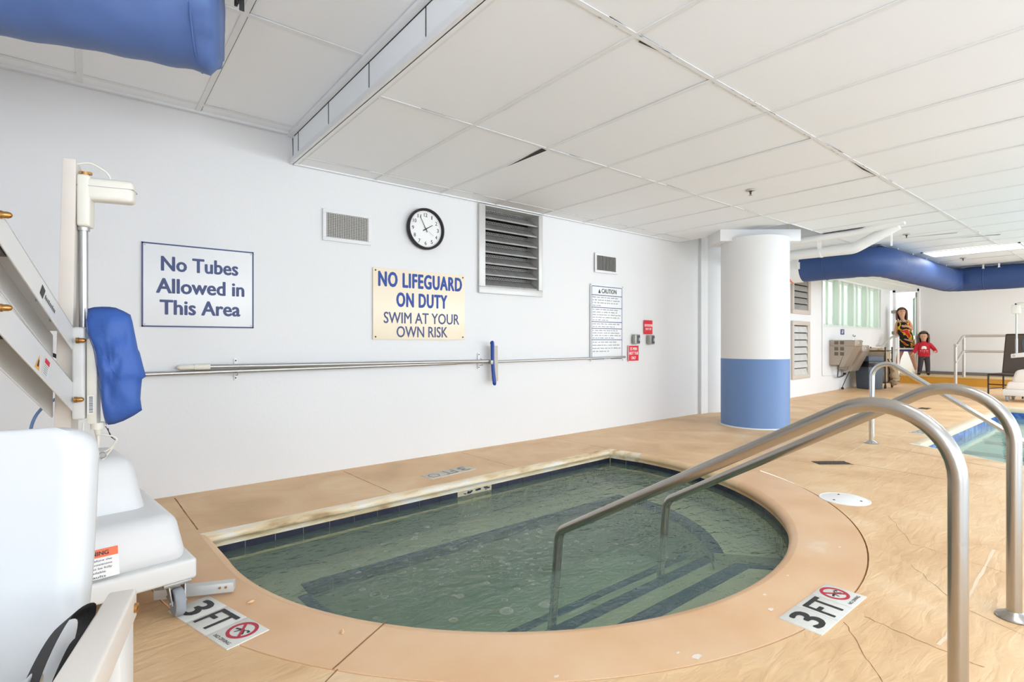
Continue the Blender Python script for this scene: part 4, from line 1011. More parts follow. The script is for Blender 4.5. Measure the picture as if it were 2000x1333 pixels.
# canvas laundry cart
t = Thing('laundry_cart', 'beige canvas laundry cart on a dark frame piled with towels', 'cart', (13.38, 3.92, 0), R(0), local=True)
cw, cl = .22, .30
for sx, sy in ((-1, -1), (1, -1), (-1, 1), (1, 1)):
    b = B(); b.cyl((sx*cw, sy*.2, .06), (sx*cw, sy*.2, .86), .014, n=10); b.ell((sx*cw, sy*.2, .865), .018, 8); p = t.part('post', b, 'brownm')
    b = B(); b.T = Matrix.Translation((sx*cw, sy*.2, .04)); b.lathe([(.04, -.012), (.04, .012)], (0, 0, 0), 16, 'Y'); sub(p, 'caster', b, 'black')
b = B()
for z in (.80, .12): b.tube([(-cw, -.2, z), (cw, -.2, z), (cw, .2, z), (-cw, .2, z)], .010, 8, closed=True)
b.tube([(-cw*.3, -.205, .62), (cw, -.205, .40)], .012, 8); b.tube([(cw+.004, -.2, .62), (cw+.004, .05, .40)], .012, 8)
t.part('frame', b, 'brownm')
b = B(); b.hexa([(-.20, -.18, .12), (.20, -.18, .12), (-.20, .18, .12), (.20, .18, .12), (-.21, -.19, .80), (.21, -.19, .80), (-.21, .19, .80), (.21, .19, .80)], .03)
bmesh.ops.subdivide_edges(b.bm, edges=b.bm.edges[:], cuts=3)
for v in b.bm.verts: v.co += Vector((noise.noise(v.co*6), noise.noise(v.co*6+Vector((7, 0, 0))), 0))*.03
t.part('canvas_bag', b, 'canvas', smooth=1)
b = B()
for k in range(16):
    b.ell((random.uniform(-.14, .14), random.uniform(-.12, .12), .80+random.uniform(-.02, .04)), (.09, .07, .04), 10, Matrix.Rotation(random.uniform(0, 3), 4, 'Z'))
for v in b.bm.verts: v.co += v.normal*0 + Vector((noise.noise(v.co*18), noise.noise(v.co*18+Vector((3, 0, 0))), noise.noise(v.co*18+Vector((0, 3, 0)))))*.02
tag(b.build('towel_heap', 'towelstuff', None, None, 1.2), 'crumpled tan towels heaped in the laundry cart', 'towels', kind='stuff').matrix_world = Matrix.Translation((13.38, 3.92, 0))
t = Thing('crumpled_towel', 'crumpled beige towel bulging from the side of the laundry cart', 'towel', (13.5, 3.66, 0))
b = B()
for c, r in (((13.50, 3.66, .30), (.13, .07, .16)), ((13.54, 3.66, .17), (.15, .08, .10)), ((13.46, 3.67, .42), (.10, .05, .10)), ((13.60, 3.68, .24), (.08, .07, .10))): b.ell(c, r, 20)
for v in b.bm.verts: v.co += Vector((noise.noise(v.co*20), noise.noise(v.co*20+Vector((3, 0, 0))), noise.noise(v.co*20+Vector((0, 3, 0)))))*.05
t.part('cloth', b, 'canvas', smooth=1.5)
# raised walkway and the door at its end
b = B(); b.box(15.25, 16.24, -6.4, 4.40, 0, .197); b.box(16.24, 18.4, 3.3, 6.4, 0, .197); b.mi = 1; b.box(15.245, 15.25, -6.4, 4.40, 0, .175); b.mi = 2; b.box(15.235, 16.24, -6.4, 4.40, .175, .20, .004); b.box(16.24, 18.4, 3.3, 6.4, .175, .199)
tag(b.build('raised_walkway', ['plat', 'plat', 'pavg'], smooth=.5), 'low raised walkway with ochre painted front along the end wall', 'walkway')
b = B(); b.box(18.3, 18.4, 2.5, 6.5, .2, 2.6); b.box(16.3, 18.4, 3.2, 3.3, .2, 2.6); struct('wall_sky_screen', b, 'wall', 0)  # added wall that keeps the bright sky out of the doorway
# door frame and half open glazed door
b = B()
b.box(16.20, 16.30, 4.36, 4.42, .2, 2.33); b.box(16.20, 16.30, 3.855, 3.90, .2, 2.33); b.box(16.20, 16.30, 3.86, 4.42, 2.26, 2.33); b.box(16.2, 16.3, 3.86, 4.46, 2.33, 2.6)
dr = struct('door_1', b, 'white', 0)
b = B(); DM = Matrix.Translation((16.27, 3.93, 0)) @ Matrix.Rotation(R(18), 4, 'Z'); b.T = DM
for a in ((0, .86, .21, .34), (0, .86, 2.12, 2.24), (0, .09, .21, 2.24), (.77, .86, .21, 2.24), (0, .86, 1.05, 1.15)): b.box(a[0], a[1], -.02, .02, a[2], a[3])
leaf = sub(dr, 'door_leaf', b, 'frame', smooth=0)
b = B(); b.T = DM; b.box(.09, .77, -.004, .004, .34, 2.12); sub(leaf, 'pane', b, 'glass', smooth=0)
b = B(); b.T = DM; b.box(.1, .4, -.08, -.02, 2.14, 2.20); b.tube([(.15, -.06, 2.2), (-.05, -.22, 2.24)], .012, 8); sub(leaf, 'door_closer', b, 'galv')
b = B(); b.box(16.15, 16.2, 4.30, 4.44, 1.72, 1.80); b.box(16.12, 16.2, 4.30, 4.42, 1.18, 1.26); sub(dr, 'latch_plate', b, 'galv', smooth=0)
# guard rails
t = Thing('guard_rail', 'white handrail post and short sloping rail beside the door', 'railing', (15.2, 4.08, 0), 0, 'walkway railings')
b = B(); b.tube([(15.3, 4.06, .2), (15.3, 4.06, 1.11)], .024, 12); t.part('post', b, 'white')
b = B(); b.tube(fillet([(14.9, 4.34, .89), (14.98, 4.30, .90), (15.28, 4.18, 1.11), (15.30, 4.04, 1.12)], .03, 4), .022, 12); t.part('top_rail', b, 'railw')
b = B(); b.tube([(15.05, 4.30, .62), (15.3, 4.08, .80)], .018, 12); t.part('lower_rail', b, 'railw')
t = Thing('guard_rail', 'grey two bar guard railing along the raised walkway behind the chair', 'railing', (14.75, 2.87, 0), 0, 'walkway railings')
for (x, y, z0, z1) in ((14.75, 2.87, 0, .94), (15.35, 2.84, .2, 1.12), (15.35, .9, .2, 1.12)):
    b = B(); b.tube([(x, y, z0), (x, y, z1)], .030, 14); t.part('post', b, 'railw')
for dz, nm in ((0, 'top_rail'), (-.345, 'lower_rail')):
    b = B(); b.tube(fillet([(14.72, 2.87, .90+dz), (14.84, 2.87, .90+dz), (15.33, 2.85, 1.12+dz), (15.35, 2.72, 1.125+dz), (15.35, .5, 1.125+dz)], [.04, .05, .04], 5), .027, 14); t.part(nm, b, 'railw')
# brown chair
t = Thing('patio_chair', 'high backed brown woven chair by the grey guard railing', 'chair', (13.03, 1.72, 0), R(252), local=True)   # local -y = front
b = B(); b.box(-.25, .25, -.26, .22, .385, .42, .01); t.part('seat', b, 'brown')
b = B(); b.hexa([(-.25, .20, .42), (.25, .20, .42), (-.25, .23, .42), (.25, .23, .42), (-.25, .31, 1.12), (.25, .31, 1.12), (-.25, .34, 1.12), (.25, .34, 1.12)]); t.part('backrest', b, 'brown', smooth=0)
b = B()
for s in (-1, 1): b.tube([(s*.26, .21, .40), (s*.26, .325, 1.13)], .014, 8)
b.tube([(-.26, .325, 1.13), (.26, .325, 1.13)], .014, 8); b.tube([(-.26, .31, 1.02), (.26, .31, 1.02)], .010, 8)
t.part('back_frame', b, 'brownm')
for sx, sy in ((-1, -1), (1, -1), (-1, 1), (1, 1)):
    b = B(); b.cyl((sx*.25, -.25 if sy < 0 else .21, 0), (sx*.25, -.25 if sy < 0 else .21, .41), .014, n=8); t.part('leg', b, 'brownm')
b = B()
for s in (-1, 1): b.tube([(s*.25, -.25, .14), (s*.25, .21, .14)], .010, 8)
b.tube([(-.25, -.25, .22), (.25, -.25, .22)], .010, 8); b.tube([(-.25, -.25, .40), (.25, -.25, .40)], .013, 8); t.part('stretcher', b, 'brownm')
# ================================================================== POOL LIFT (near)
LO, LR = (-.055, 2.64, 0), R(-15)
t = Thing('pool_lift', 'white wheeled pool lift with a seat arm and blue hand control cover', 'pool lift', LO, LR, local=True)
BM = t.M.inverted() @ Matrix.Translation((.325, 2.285, 0)) @ Matrix.Rotation(R(7), 4, 'Z')     # base frame: x left of corner is negative, y away
def bb(): b = B(); b.T = BM; return b
def frustum(b, x0, x1, y0, y1, z0, X0, X1, Y0, Y1, z1, bev, seg=4):
    return b.hexa([(x0, y0, z0), (x1, y0, z0), (x0, y1, z0), (x1, y1, z0), (X0, Y0, z1), (X1, Y0, z1), (X0, Y1, z1), (X1, Y1, z1)], bev, seg)
b = bb(); b.box(-.66, 0, 0, .66, .120, .196, .012, 3); frame_ = t.part('base_frame', b, 'lift')
b = bb(); frustum(b, -.625, -.022, .012, .63, .19, -.59, -.055, .05, .61, .365, .04, 5)
frustum(b, -.56, -.105, .20, .61, .30, -.52, -.155, .245, .58, .565, .05, 6)
cov = t.part('base_cover', b, 'plas', smooth=.9)
# warning label on the sloping front of the cover
b = bb(); sl = (.05-.012)/(.365-.19); lp = lambda x, z: (x, .012+(z-.19)*sl-.0016, z)
b.poly([lp(-.445, .205), lp(-.235, .205), lp(-.235, .30), lp(-.445, .30)])
lab = sub(cov, 'warning_label', b, 'white', 'white label with an orange WARNING heading', smooth=0)
b = bb(); lq = lambda x, z: (x, .012+(z-.19)*sl-.0022, z); b.poly([lq(-.443, .272), lq(-.237, .272), lq(-.237, .299), lq(-.443, .299)]); sub(lab, 'heading_band', b, 'orange', smooth=0)
b = B(); nrm = (BM.to_3x3() @ Vector((1, 0, 0))); upv = BM.to_3x3() @ Vector((0, sl, 1)).normalized()
addtext(b, 'WARNING', BM @ Vector(lq(-.309, .2855)), nrm, upv, .092, .014, bold=.02, lift=.001)
rnd = random.Random(8)
for k, tx in enumerate(('Always lock the cover before the', 'seat is raised. Check positions', 'every time. Battery must be fully', 'charged to become available', 'and remove on faults')):
    addtext(b, tx, BM @ Vector(lq(-.345+(.0 if k < 3 else -.012), .262-k*.0125)), nrm, upv, .18-.012*(k > 2), .0085, bold=0, lift=.001)
o = b.build('lettering', 'ink', lab, None, 0)
# casters
def caster(b_parent, x, y, ang):
    T0 = BM @ Matrix.Translation((x, y, 0)) @ Matrix.Rotation(R(ang), 4, 'Z')
    b = B(); b.T = T0; b.box(-.045, .045, -.04, .05, .108, .122, .003)
    for s in (-1, 1): b.hexa([(s*.020-.002, -.055, .045), (s*.020+.002, -.055, .045), (s*.020-.002, -.02, .045), (s*.020+.002, -.02, .045), (s*.026-.002, -.03, .112), (s*.026+.002, -.03, .112), (s*.026-.002, .035, .112), (s*.026+.002, .035, .112)])
    b.cyl((-.028, -.038, .05), (.028, -.038, .05), .008, n=10)
    f = t.part('caster', b, 'galv', smooth=.5)
    b = B(); b.T = T0 @ Matrix.Translation((0, -.038, .05)); b.lathe([(.012, -.014), (.030, -.012), (.034, -.016), (.046, -.016), (.050, -.010), (.050, .010), (.046, .016), (.034, .016), (.030, .012), (.012, .014)], (0, 0, 0), 32, 'X'); sub(f, 'wheel', b, 'grey', smooth=.6)
    b = B(); b.T = T0; b.box(-.012, .012, .02, .075, .03, .038, .002); sub(f, 'brake_pedal', b, 'galv')
caster(t, -.062, .045, 0); caster(t, -.60, .06, 20); caster(t, -.06, .60, -10); caster(t, -.60, .60, 10)
b = B(); b.T = t.M.inverted(); b.hexa([(.20, 2.44, .012), (.455, 2.325, .012), (.21, 2.475, .012), (.47, 2.36, .012), (.20, 2.44, .05), (.455, 2.325, .05), (.21, 2.475, .05), (.47, 2.36, .05)], .003)
st = t.part('floor_bar', b, 'frame', 'flat aluminium bar lying on the deck')
b = B(); b.T = t.M.inverted()
for x in (.41, .43): y = 2.325+(.455-x)*.451; b.cyl((x, y-.0004, .034), (x, y-.002, .034), .005, n=10)
sub(st, 'rusty_rivet', b, 'brass')
# mast (leans slightly), motor, actuator
b = B(); b.hexa([(-.034, -.04, .55), (.02, -.04, .55), (-.034, .04, .55), (.02, .04, .55), (-.005, -.04, 1.70), (.037, -.04, 1.70), (-.005, .04, 1.675), (.037, .04, 1.675)], .004, 2)
t.part('mast', b, 'liftcream')
b = B(); b.hexa([(-.036, .03, .60), (-.030, .03, .60), (-.036, .05, .60), (-.030, .05, .60), (-.022, .04, 1.62), (-.012, .04, 1.62), (-.022, .06, 1.62), (-.012, .06, 1.62)]); t.part('cable_cover', b, 'plas2', smooth=0)
b = B(); b.box(.036, .078, -.04, .03, 1.448, 1.648, .010, 3); b.box(.04, .215, -.038, .032, 1.553, 1.640, .018, 4); mo = t.part('motor_housing', b, 'plas2')
b = B(); b.box(.036, .2156, -.0388, .0325, 1.6035, 1.6055); sub(mo, 'parting_line', b, 'galv', smooth=0)
b = B(); b.cyl((.056, -.005, 1.645), (.056, -.005, 1.662), .014, n=12); b.box(.04, .075, -.012, .008, 1.655, 1.664); sub(mo, 'mounting_bolt', b, 'brass')
b = B(); b.tube(smooth_path([(.03, -.02, 1.685), (.075, -.02, 1.695), (.115, -.01, 1.675), (.132, -.005, 1.655), (.134, -.005, 1.632)]), .004, 8); t.part('motor_cable', b, 'plas2', smooth=1)
b = B(); b.cyl((.050, -.005, 1.455), (.050, -.005, 1.03), .0145, n=20); b.cyl((.050, -.005, 1.46), (.050, -.005, 1.435), .020, n=20); t.part('actuator_rod', b, 'alu')
b = B(); b.box(.034, .074, -.085, .01, .715, 1.062, .010, 3); br = t.part('pivot_bracket', b, 'lift')
def acorn(b, x, y, z):
    b.lathe([(.0112, 0), (.0112, .008), (.0092, .0095), (.0092, .020), (.007, .026), (.003, .029), (.0003, .0295)], (x, y, z), 14, 'X')
b = B(); acorn(b, .052, -.092, 1.012); sub(br, 'acorn_nut', b, 'brass'); b = B(); acorn(b, .046, -.092, .792); sub(br, 'acorn_nut', b, 'brass')
# two parallel channel arms
def arm(zc, sl, h, e0=.02, e1=.70):
    b = B()
    def q(x0, x1, a, c, dz0, dz1): b.hexa([(x0, -a, zc+sl*(a-.05)+dz0), (x1, -a, zc+sl*(a-.05)+dz0), (x0, -c, zc+sl*(c-.05)+dz0), (x1, -c, zc+sl*(c-.05)+dz0), (x0, -a, zc+sl*(a-.05)+dz1), (x1, -a, zc+sl*(a-.05)+dz1), (x0, -c, zc+sl*(c-.05)+dz1), (x1, -c, zc+sl*(c-.05)+dz1)], .002, 1)
    q(.032, .039, e0, e1, -h/2, h/2); q(-.045, -.038, e0, e1, -h/2, h/2); q(-.045, .039, e0+.04, e1, h/2-.008, h/2)
    o = t.part('lift_arm', b, 'lift', smooth=.5)
    b = B()
    for a in (.14, .26, .50, .60): z = zc+sl*(a-.05)+h/2-.010; b.cyl((-.003, -a, z+.002), (-.003, -a, z-.008), .009, n=8)
    sub(o, 'rivet', b, 'grille'); b = B(); b.box(-.037, .031, -.64, -.56, zc+sl*.55-.05, zc+sl*.55+.0); sub(o, 'end_plug', b, 'brownm', smooth=0)
    return o
ua = arm(1.005, .54, .088); la = arm(.790, .50, .108)
F = lambda a, z: (.0397, -a, z)
rt_, up_ = Vector((0, 1, -.5)).normalized(), Vector((0, .5, 1)).normalized()
b = B(); c = Vector(F(.389, .940))
b._add([c+rt_*u+up_*v for u, v in ((-.022, -.022), (.014, -.022), (-.004, .026))], [(0, 1, 2)]); w1 = sub(la, 'hazard_triangle', b, 'yellow', smooth=0)
b = B(); c2 = c+Vector((.0006, 0, 0)); b._add([c2+rt_*u+up_*v for u, v in ((-.010, -.014), (.002, -.014), (.000, .008), (-.007, .010))], [(0, 1, 2, 3)]); sub(la, 'hazard_symbol', b, 'ink', smooth=0)
b = B(); c = Vector(F(.330, .922)); b._add([c+rt_*u+up_*v for u, v in ((-.022, -.028), (.022, -.028), (.022, .028), (-.022, .028))], [(0, 1, 2, 3)]); w2 = sub(la, 'safety_label', b, 'white', smooth=0)
b = B(); c2 = c+Vector((.0006, 0, 0)); b._add([c2+rt_*u+up_*v for u, v in ((-.020, .010), (.020, .010), (.020, .027), (-.020, .027))], [(0, 1, 2, 3)])
sub(la, 'label_heading', b, 'red', smooth=0)
b = B()
for k in range(5): b._add([c2+rt_*u+up_*(v-.0068*k) for u, v in ((-.018, .003), (.016, .003), (.016, .005), (-.018, .005))], [(0, 1, 2, 3)])
sub(la, 'label_print', b, 'inkg', smooth=0)
b = B(); c = Vector(F(.33, 1.155)); r2, u2 = Vector((0, 1, -.54)).normalized(), Vector((0, .54, 1)).normalized()
b._add([c+r2*u+u2*v for u, v in ((-.05, -.016), (-.022, -.022), (-.014, .014), (-.045, .020))], [(0, 1, 2, 3)])
for k in range(9): b._add([c+r2*(u-.008+k*.011)+u2*v for u, v in ((0, -.012), (.006, -.012), (.006, .001 if k % 3 else .006), (0, .001))], [(0, 1, 2, 3)])
sub(ua, 'maker_mark', b, 'ink', smooth=0)
b = B(); b.hexa([(-.05, -.76, .98), (.048, -.76, .98), (-.05, -.665, .98), (.048, -.665, .98), (-.05, -.76, 1.46), (.048, -.76, 1.46), (-.05, -.675, 1.46), (.048, -.675, 1.46)], .006); hb = t.part('hanger_bracket', b, 'lift')
for z in (1.352, 1.100):
    b = B(); acorn(b, .046, -.672, z); sub(hb, 'acorn_nut', b, 'brass')
b = B(); b.tube(fillet([(0, -.69, 1.0), (.02, -.90, .60), (.12, -1.22, .42), (.12, -1.5, .41)], [.12, .1], 6), .022, 12); t.part('seat_support', b, 'alu')
# hand control with blue cover, cables
K = lambda px, py, y=-.07: (.087+(px-176)*.00193, y, .70-(py-825)*.00193)
b = B(); b.box(.078, .112, -.082, -.03, .695, 1.02, .008); hc = t.part('hand_control', b, 'plas2')
b = B(); b.box(.082, .103, -.0828, -.0815, .735, .805); sub(hc, 'barcode_label', b, 'white', smooth=0)
b = B(); z = .741
while z < .798: w = random.choice((.0016, .003, .0042)); b.box(.0875, .0995, -.0834, -.0826, z, z+w); z += w+.0022
sub(hc, 'barcode', b, 'inkg', smooth=0)
b = B(); b.cyl((.108, -.06, .70), (.108, -.06, .675), .022, n=16); b.cyl((.108, -.06, .68), (.112, -.06, .625), .013, .006, n=14); sub(hc, 'cable_plug', b, 'plas2')
out = [(245, 100), (290, 84), (350, 78), (410, 78), (460, 85), (520, 115), (575, 150), (592, 220), (605, 300), (620, 390), (635, 480), (650, 515), (672, 620), (700, 745), (668, 770), (660, 860), (655, 960), (668, 1070), (600, 1120), (520, 1165), (450, 1190), (400, 1195), (375, 1160), (362, 1060), (350, 920), (340, 780), (322, 630), (300, 480), (275, 380), (245, 300), (236, 200)]
out = [(120+x/4.76, 580+y/4.76) for x, y in out]
gx_, gy_ = 215, 715
b = B(); NR = 9; rings = {1: [], -1: []}
for sgn in (1, -1):
    prev = None
    for i in range(NR+1):
        f = 1-i/NR*.98; ring = []
        for (x, y) in out:
            px, py = gx_+(x-gx_)*f, gy_+(y-gy_)*f; th = .052*math.sqrt(max(0, 1-f**3))*sgn
            wr = noise.noise(Vector((px*.045, py*.03, sgn*3)))*.022+noise.noise(Vector((px*.16, py*.05+px*.06, sgn)))*.010
            ring.append(b.bm.verts.new(Vector(K(px, py, -.062+ -th*1.0 + (wr*(1-f**4))))))
        if prev:
            for k in range(len(ring)):
                b.bm.faces.new((prev[k], prev[(k+1) % len(ring)], ring[(k+1) % len(ring)], ring[k]))
        prev = ring
    b.bm.faces.new(prev)
bmesh.ops.remove_doubles(b.bm, verts=b.bm.verts, dist=.0004)
cv = t.part('control_cover', b, 'blue', smooth=2)
b = B(); hem = [(380+6*math.sin(k*2.2), 0) for k in range(4)]
hp = [(262, 200), (270, 300), (300, 400), (325, 480), (345, 630), (362, 780), (378, 920), (392, 1060), (412, 1180)]
b.tube(smooth_path([K(120+x/4.76, 580+y/4.76, -.106-.012*math.sin(i*.4)) for i, (x, y) in enumerate(hp)], 6), .0016, 6); sub(cv, 'stitched_hem', b, 'navy', smooth=1)
def cable(nm, pts, r, m, y=-.08, lab=None):
    b = B(); b.tube(smooth_path([K(p[0], p[1], p[2] if len(p) > 2 else y) for p in pts], 8), r, 8); return t.part(nm, b, m, lab, smooth=1.2)
cable('control_cable', [(190, 850), (190, 870), (184, 910), (178, 945), (171, 985), (169, 1000)], .0040, 'plas2')
cable('control_cable', [(167, 822), (167, 850), (172, 872), (186, 883), (205, 880), (218, 866), (220, 858), (212, 852), (195, 848)], .0032, 'plas2')
cable('control_cable', [(218, 862), (212, 878), (195, 900), (180, 915), (168, 935), (160, 955)], .0032, 'plas2')
cable('drawstring', [(202, 832), (206, 840), (213, 855), (218, 860), (210, 852), (206, 836)], .0014, 'black')
b = B(); b.lathe([(.011, -.0012), (.013, 0), (.011, .0012), (.009, 0), (.011, -.0012)], K(198, 888, -.085), 18, 'Y'); t.part('split_ring', b, 'galv', smooth=1)
b = B(); b.tube([Vector(K(171+5.5*math.cos(k*.7), 998+k*.56, -.08+.010*math.sin(k*.7))) for k in range(150)], .0014, 6); t.part('coiled_cord', b, 'plas2', smooth=1.2)
b = B(); b.tube(smooth_path([(-.03, .05, .80), (-.09, .05, .755), (-.118, .04, .70), (-.124, .03, .62), (-.11, .02, .56)]), .0055, 10); t.part('blue_hose', b, 'colblue', smooth=1)
b = B(); b.tube(smooth_path([(-.10, -.02, .975), (-.06, .03, .96), (-.02, .04, .93)]), .007, 8); t.part('black_cable', b, 'black', smooth=1)
# moulded seat, faces the camera side
SX, HWD = .122, .262
prof = smooth_path([(0, -1.165, .832), (0, -1.178, .74), (0, -1.195, .62), (0, -1.215, .53), (0, -1.25, .462), (0, -1.33, .430), (0, -1.45, .425), (0, -1.58, .432), (0, -1.63, .418)], 6)
b = B(); NU = 28
def seatpt(i, k, back):
    p = prof[i]; u = -1+2*k/NU; tz = (i)/6
    hw = HWD
    d = .832-p.z
    if i < 12 and d < .06: hw = HWD-.06+math.sqrt(max(0, .06**2-(.06-d)**2)) if d > 0 else HWD-.06
    q = abs(u); curl = max(0, (q-.86)/.14)**2*.030; tp = max(0, 1-i/3)*.0
    a = prof[max(i-1, 0)]; c = prof[min(i+1, len(prof)-1)]; tg = (c-a).normalized(); n = Vector((0, -tg.z, tg.y)); n = -n if n.y < 0 and abs(n.y) > abs(n.z) else n
    if n.y < 0 or (abs(n.y) < .3 and n.z > 0): n = -n
    off = curl+(.028 if back else 0)
    bow = .016*(1-q*q)*-1
    return Vector((SX+u*hw*(.985 if back else 1), 0, 0))+Vector((0, p.y, p.z))+n*(off-bow*.6 if not back else off-bow*.6)
fr = [[b.bm.verts.new(seatpt(i, k, False)) for k in range(NU+1)] for i in range(len(prof))]
bk = [[b.bm.verts.new(seatpt(i, k, True)) for k in range(NU+1)] for i in range(len(prof))]
for G in (fr, bk):
    for i in range(len(prof)-1):
        for k in range(NU): b.bm.faces.new((G[i][k], G[i][k+1], G[i+1][k+1], G[i+1][k]))
for i in range(len(prof)-1):
    for k in (0, NU): b.bm.faces.new((fr[i][k], fr[i+1][k], bk[i+1][k], bk[i][k]))
for k in range(NU):
    for i in (0, len(prof)-1): b.bm.faces.new((fr[i][k], fr[i][k+1], bk[i][k+1], bk[i][k]))
bmesh.ops.recalc_face_normals(b.bm, faces=b.bm.faces)
es = [e for e in b.bm.edges if len(e.link_faces) == 2 and e.calc_face_angle(0) > .9]
bmesh.ops.bevel(b.bm, geom=es, offset=.010, segments=3, profile=.5, affect='EDGES')
t.part('seat', b, 'seatw', smooth=1.1)
b = B(); b.hexa([(.440, -1.75, .462), (.500, -1.75, .462), (.434, -1.275, .462), (.480, -1.275, .462), (.440, -1.75, .520), (.500, -1.75, .520), (.434, -1.275, .520), (.480, -1.275, .520)], .006, 3); ar = t.part('armrest', b, 'liftcream')
b = B(); b.lathe([(.009, 0), (.009, .006), (.006, .008)], (.480, -1.30, .49), 12, 'X'); sub(ar, 'hinge_bolt', b, 'brass')
b = B(); b.box(.440, .476, -1.375, -1.28, .15, .470, .006); t.part('armrest_hinge', b, 'lift')
def ribbon3(b, pts, side, w):
    P = smooth_path(pts, 6); side = Vector(side); vs = []
    for p in P: vs += [p-side*w/2, p+side*w/2]
    n = Vector((.0015, 0, .0015)); m_ = len(vs)
    b._add(vs+[v+n for v in vs], [(2*i, 2*i+1, 2*i+3, 2*i+2) for i in range(len(P)-1)]+[(m_+2*i, m_+2*i+2, m_+2*i+3, m_+2*i+1) for i in range(len(P)-1)])
b = B(); ribbon3(b, [(.395, -1.29, .44), (.405, -1.30, .498), (.392, -1.37, .515), (.384, -1.46, .485), (.385, -1.56, .43), (.39, -1.64, .39)], (.6, -.5, .6), .058)
ribbon3(b, [(.425, -1.31, .47), (.424, -1.38, .490), (.424, -1.48, .462), (.428, -1.58, .42)], (.75, -.4, .5), .066)
t.part('seat_belt', b, 'belt', smooth=1.5)

# ================================================================== second lift, far end of the pool
t = Thing('pool_lift', 'small far pool lift on casters at the picture edge by the chair', 'pool lift', (12.2, 1.35, 0), R(0), local=True)
b = B(); b.box(-.30, .36, -.30, .36, .10, .205, .014); t.part('base_frame', b, 'lift')
b = B(); frustum(b, -.27, .33, -.27, .33, .20, -.24, .30, -.24, .30, .33, .03); frustum(b, -.22, .30, -.24, .27, .30, -.18, .28, -.2, .21, .53, .05); t.part('base_cover', b, 'liftcream', smooth=.9)
for x, y in ((-.24, .30), (.28, .30), (-.24, -.24), (.28, -.24)):
    b = B(); b.box(x-.03, x+.03, y-.03, y+.03, .085, .10)
    for s in (-1, 1): b.box(x-.02, x+.02, y+s*.024-.002, y+s*.024+.002, .04, .09)
    f = t.part('caster', b, 'galv', smooth=0)
    b = B(); b.lathe([(.01, -.018), (.046, -.018), (.05, -.01), (.05, .01), (.046, .018), (.01, .018)], (x, y, .05), 20, 'Y'); sub(f, 'wheel', b, 'grey')
b = B(); b.box(.0, .06, .06, .12, .5, 1.72, .006); t.part('mast', b, 'liftcream')
b = B(); b.box(-.05, .05, .17, .28, 1.47, 1.62, .012); b.box(-.03, .03, .07, .22, 1.56, 1.66, .012); p = t.part('motor_housing', b, 'plas2')
b = B(); b.cyl((0, .23, 1.62), (0, .23, 1.645), .014, n=10); sub(p, 'mounting_bolt', b, 'brownm')
b = B(); b.cyl((0, .222, 1.48), (0, .222, .80), .014, n=12); b.cyl((0, .222, 1.05), (0, .222, .80), .018, n=12); t.part('actuator_rod', b, 'alu')
b = B(); b.hexa([(-.04, .29, .72), (.0, .29, .72), (-.04, -.3, .80), (0, -.3, .80), (-.04, .29, .79), (.0, .29, .79), (-.04, -.3, .90), (0, -.3, .90)], .01, 2); p = t.part('lift_arm', b, 'lift')
b = B(); b.lathe([(.0003, -.006), (.02, -.006), (.02, 0)], (-.04, .25, .762), 12, 'X'); sub(p, 'pivot_bolt', b, 'grille')
b = B(); b.box(-.02, .03, .08, .16, .84, 1.04, .03); t.part('hand_control', b, 'dkgrey')

# ================================================================== PEOPLE
def skin_mesh(nodes_, edges_, lv=2):
    """nodes {name: (x, y, z, r)}; one continuous skinned surface"""
    ks = list(nodes_); me = bpy.data.meshes.new('s'); me.from_pydata([nodes_[k][:3] for k in ks], [(ks.index(a), ks.index(b_)) for a, b_ in edges_], [])
    o = bpy.data.objects.new('s', me); COL.objects.link(o)
    m = o.modifiers.new('skin', 'SKIN'); m.use_smooth_shade = True; m.branch_smoothing = .4
    if not me.skin_vertices: me.skin_vertices.new()
    for i, k in enumerate(ks):
        r = nodes_[k][3]; me.skin_vertices[0].data[i].radius = r if isinstance(r, tuple) else (r, r)
    me.skin_vertices[0].data[0].use_root = True
    s = o.modifiers.new('sub', 'SUBSURF'); s.levels = lv; s.render_levels = lv
    dg = bpy.context.evaluated_depsgraph_get(); dg.update()
    out = bpy.data.meshes.new_from_object(o.evaluated_get(dg)); bpy.data.objects.remove(o); bpy.data.meshes.remove(me); return out
def from_mesh(b, me):
    n0 = len(b.bm.verts); vs = [b.bm.verts.new(s_) for s_ in (b.T @ v.co for v in me.vertices)]
    for p in me.polygons:
        f = b.bm.faces.new([vs[i] for i in p.vertices]); f.material_index = b.mi
    bpy.data.meshes.remove(me)
def hand_nodes(N, E, wrist, palm, tag_, d, side, s=1.0):
    """palm plus four unequal bent fingers and a side thumb; d = pointing direction, side = thumb side"""
    d, side = Vector(d).normalized(), Vector(side).normalized(); nrm = d.cross(side); p = Vector(palm)
    N[tag_+'p'] = (*p, (.024*s, .014*s)); E.append((wrist, tag_+'p'))
    for k, L in enumerate((.062, .072, .067, .052)):
        o = side*(.020-.0135*k)*s; a = p+d*.040*s+o; c = a+d*L*.5*s-nrm*.006*s; e_ = c+d*L*.45*s-nrm*.018*s
        N[tag_+'f%da' % k] = (*a, .0085*s); N[tag_+'f%db' % k] = (*c, .008*s); N[tag_+'f%dc' % k] = (*e_, .0065*s)
        E += [(tag_+'p', tag_+'f%da' % k), (tag_+'f%da' % k, tag_+'f%db' % k), (tag_+'f%db' % k, tag_+'f%dc' % k)]
    a = p+side*.030*s+d*.008*s; c = a+side*.014*s+d*.030*s
    N[tag_+'ta'] = (*a, .009*s); N[tag_+'tb'] = (*c, .0075*s); E += [(tag_+'p', tag_+'ta'), (tag_+'ta', tag_+'tb')]
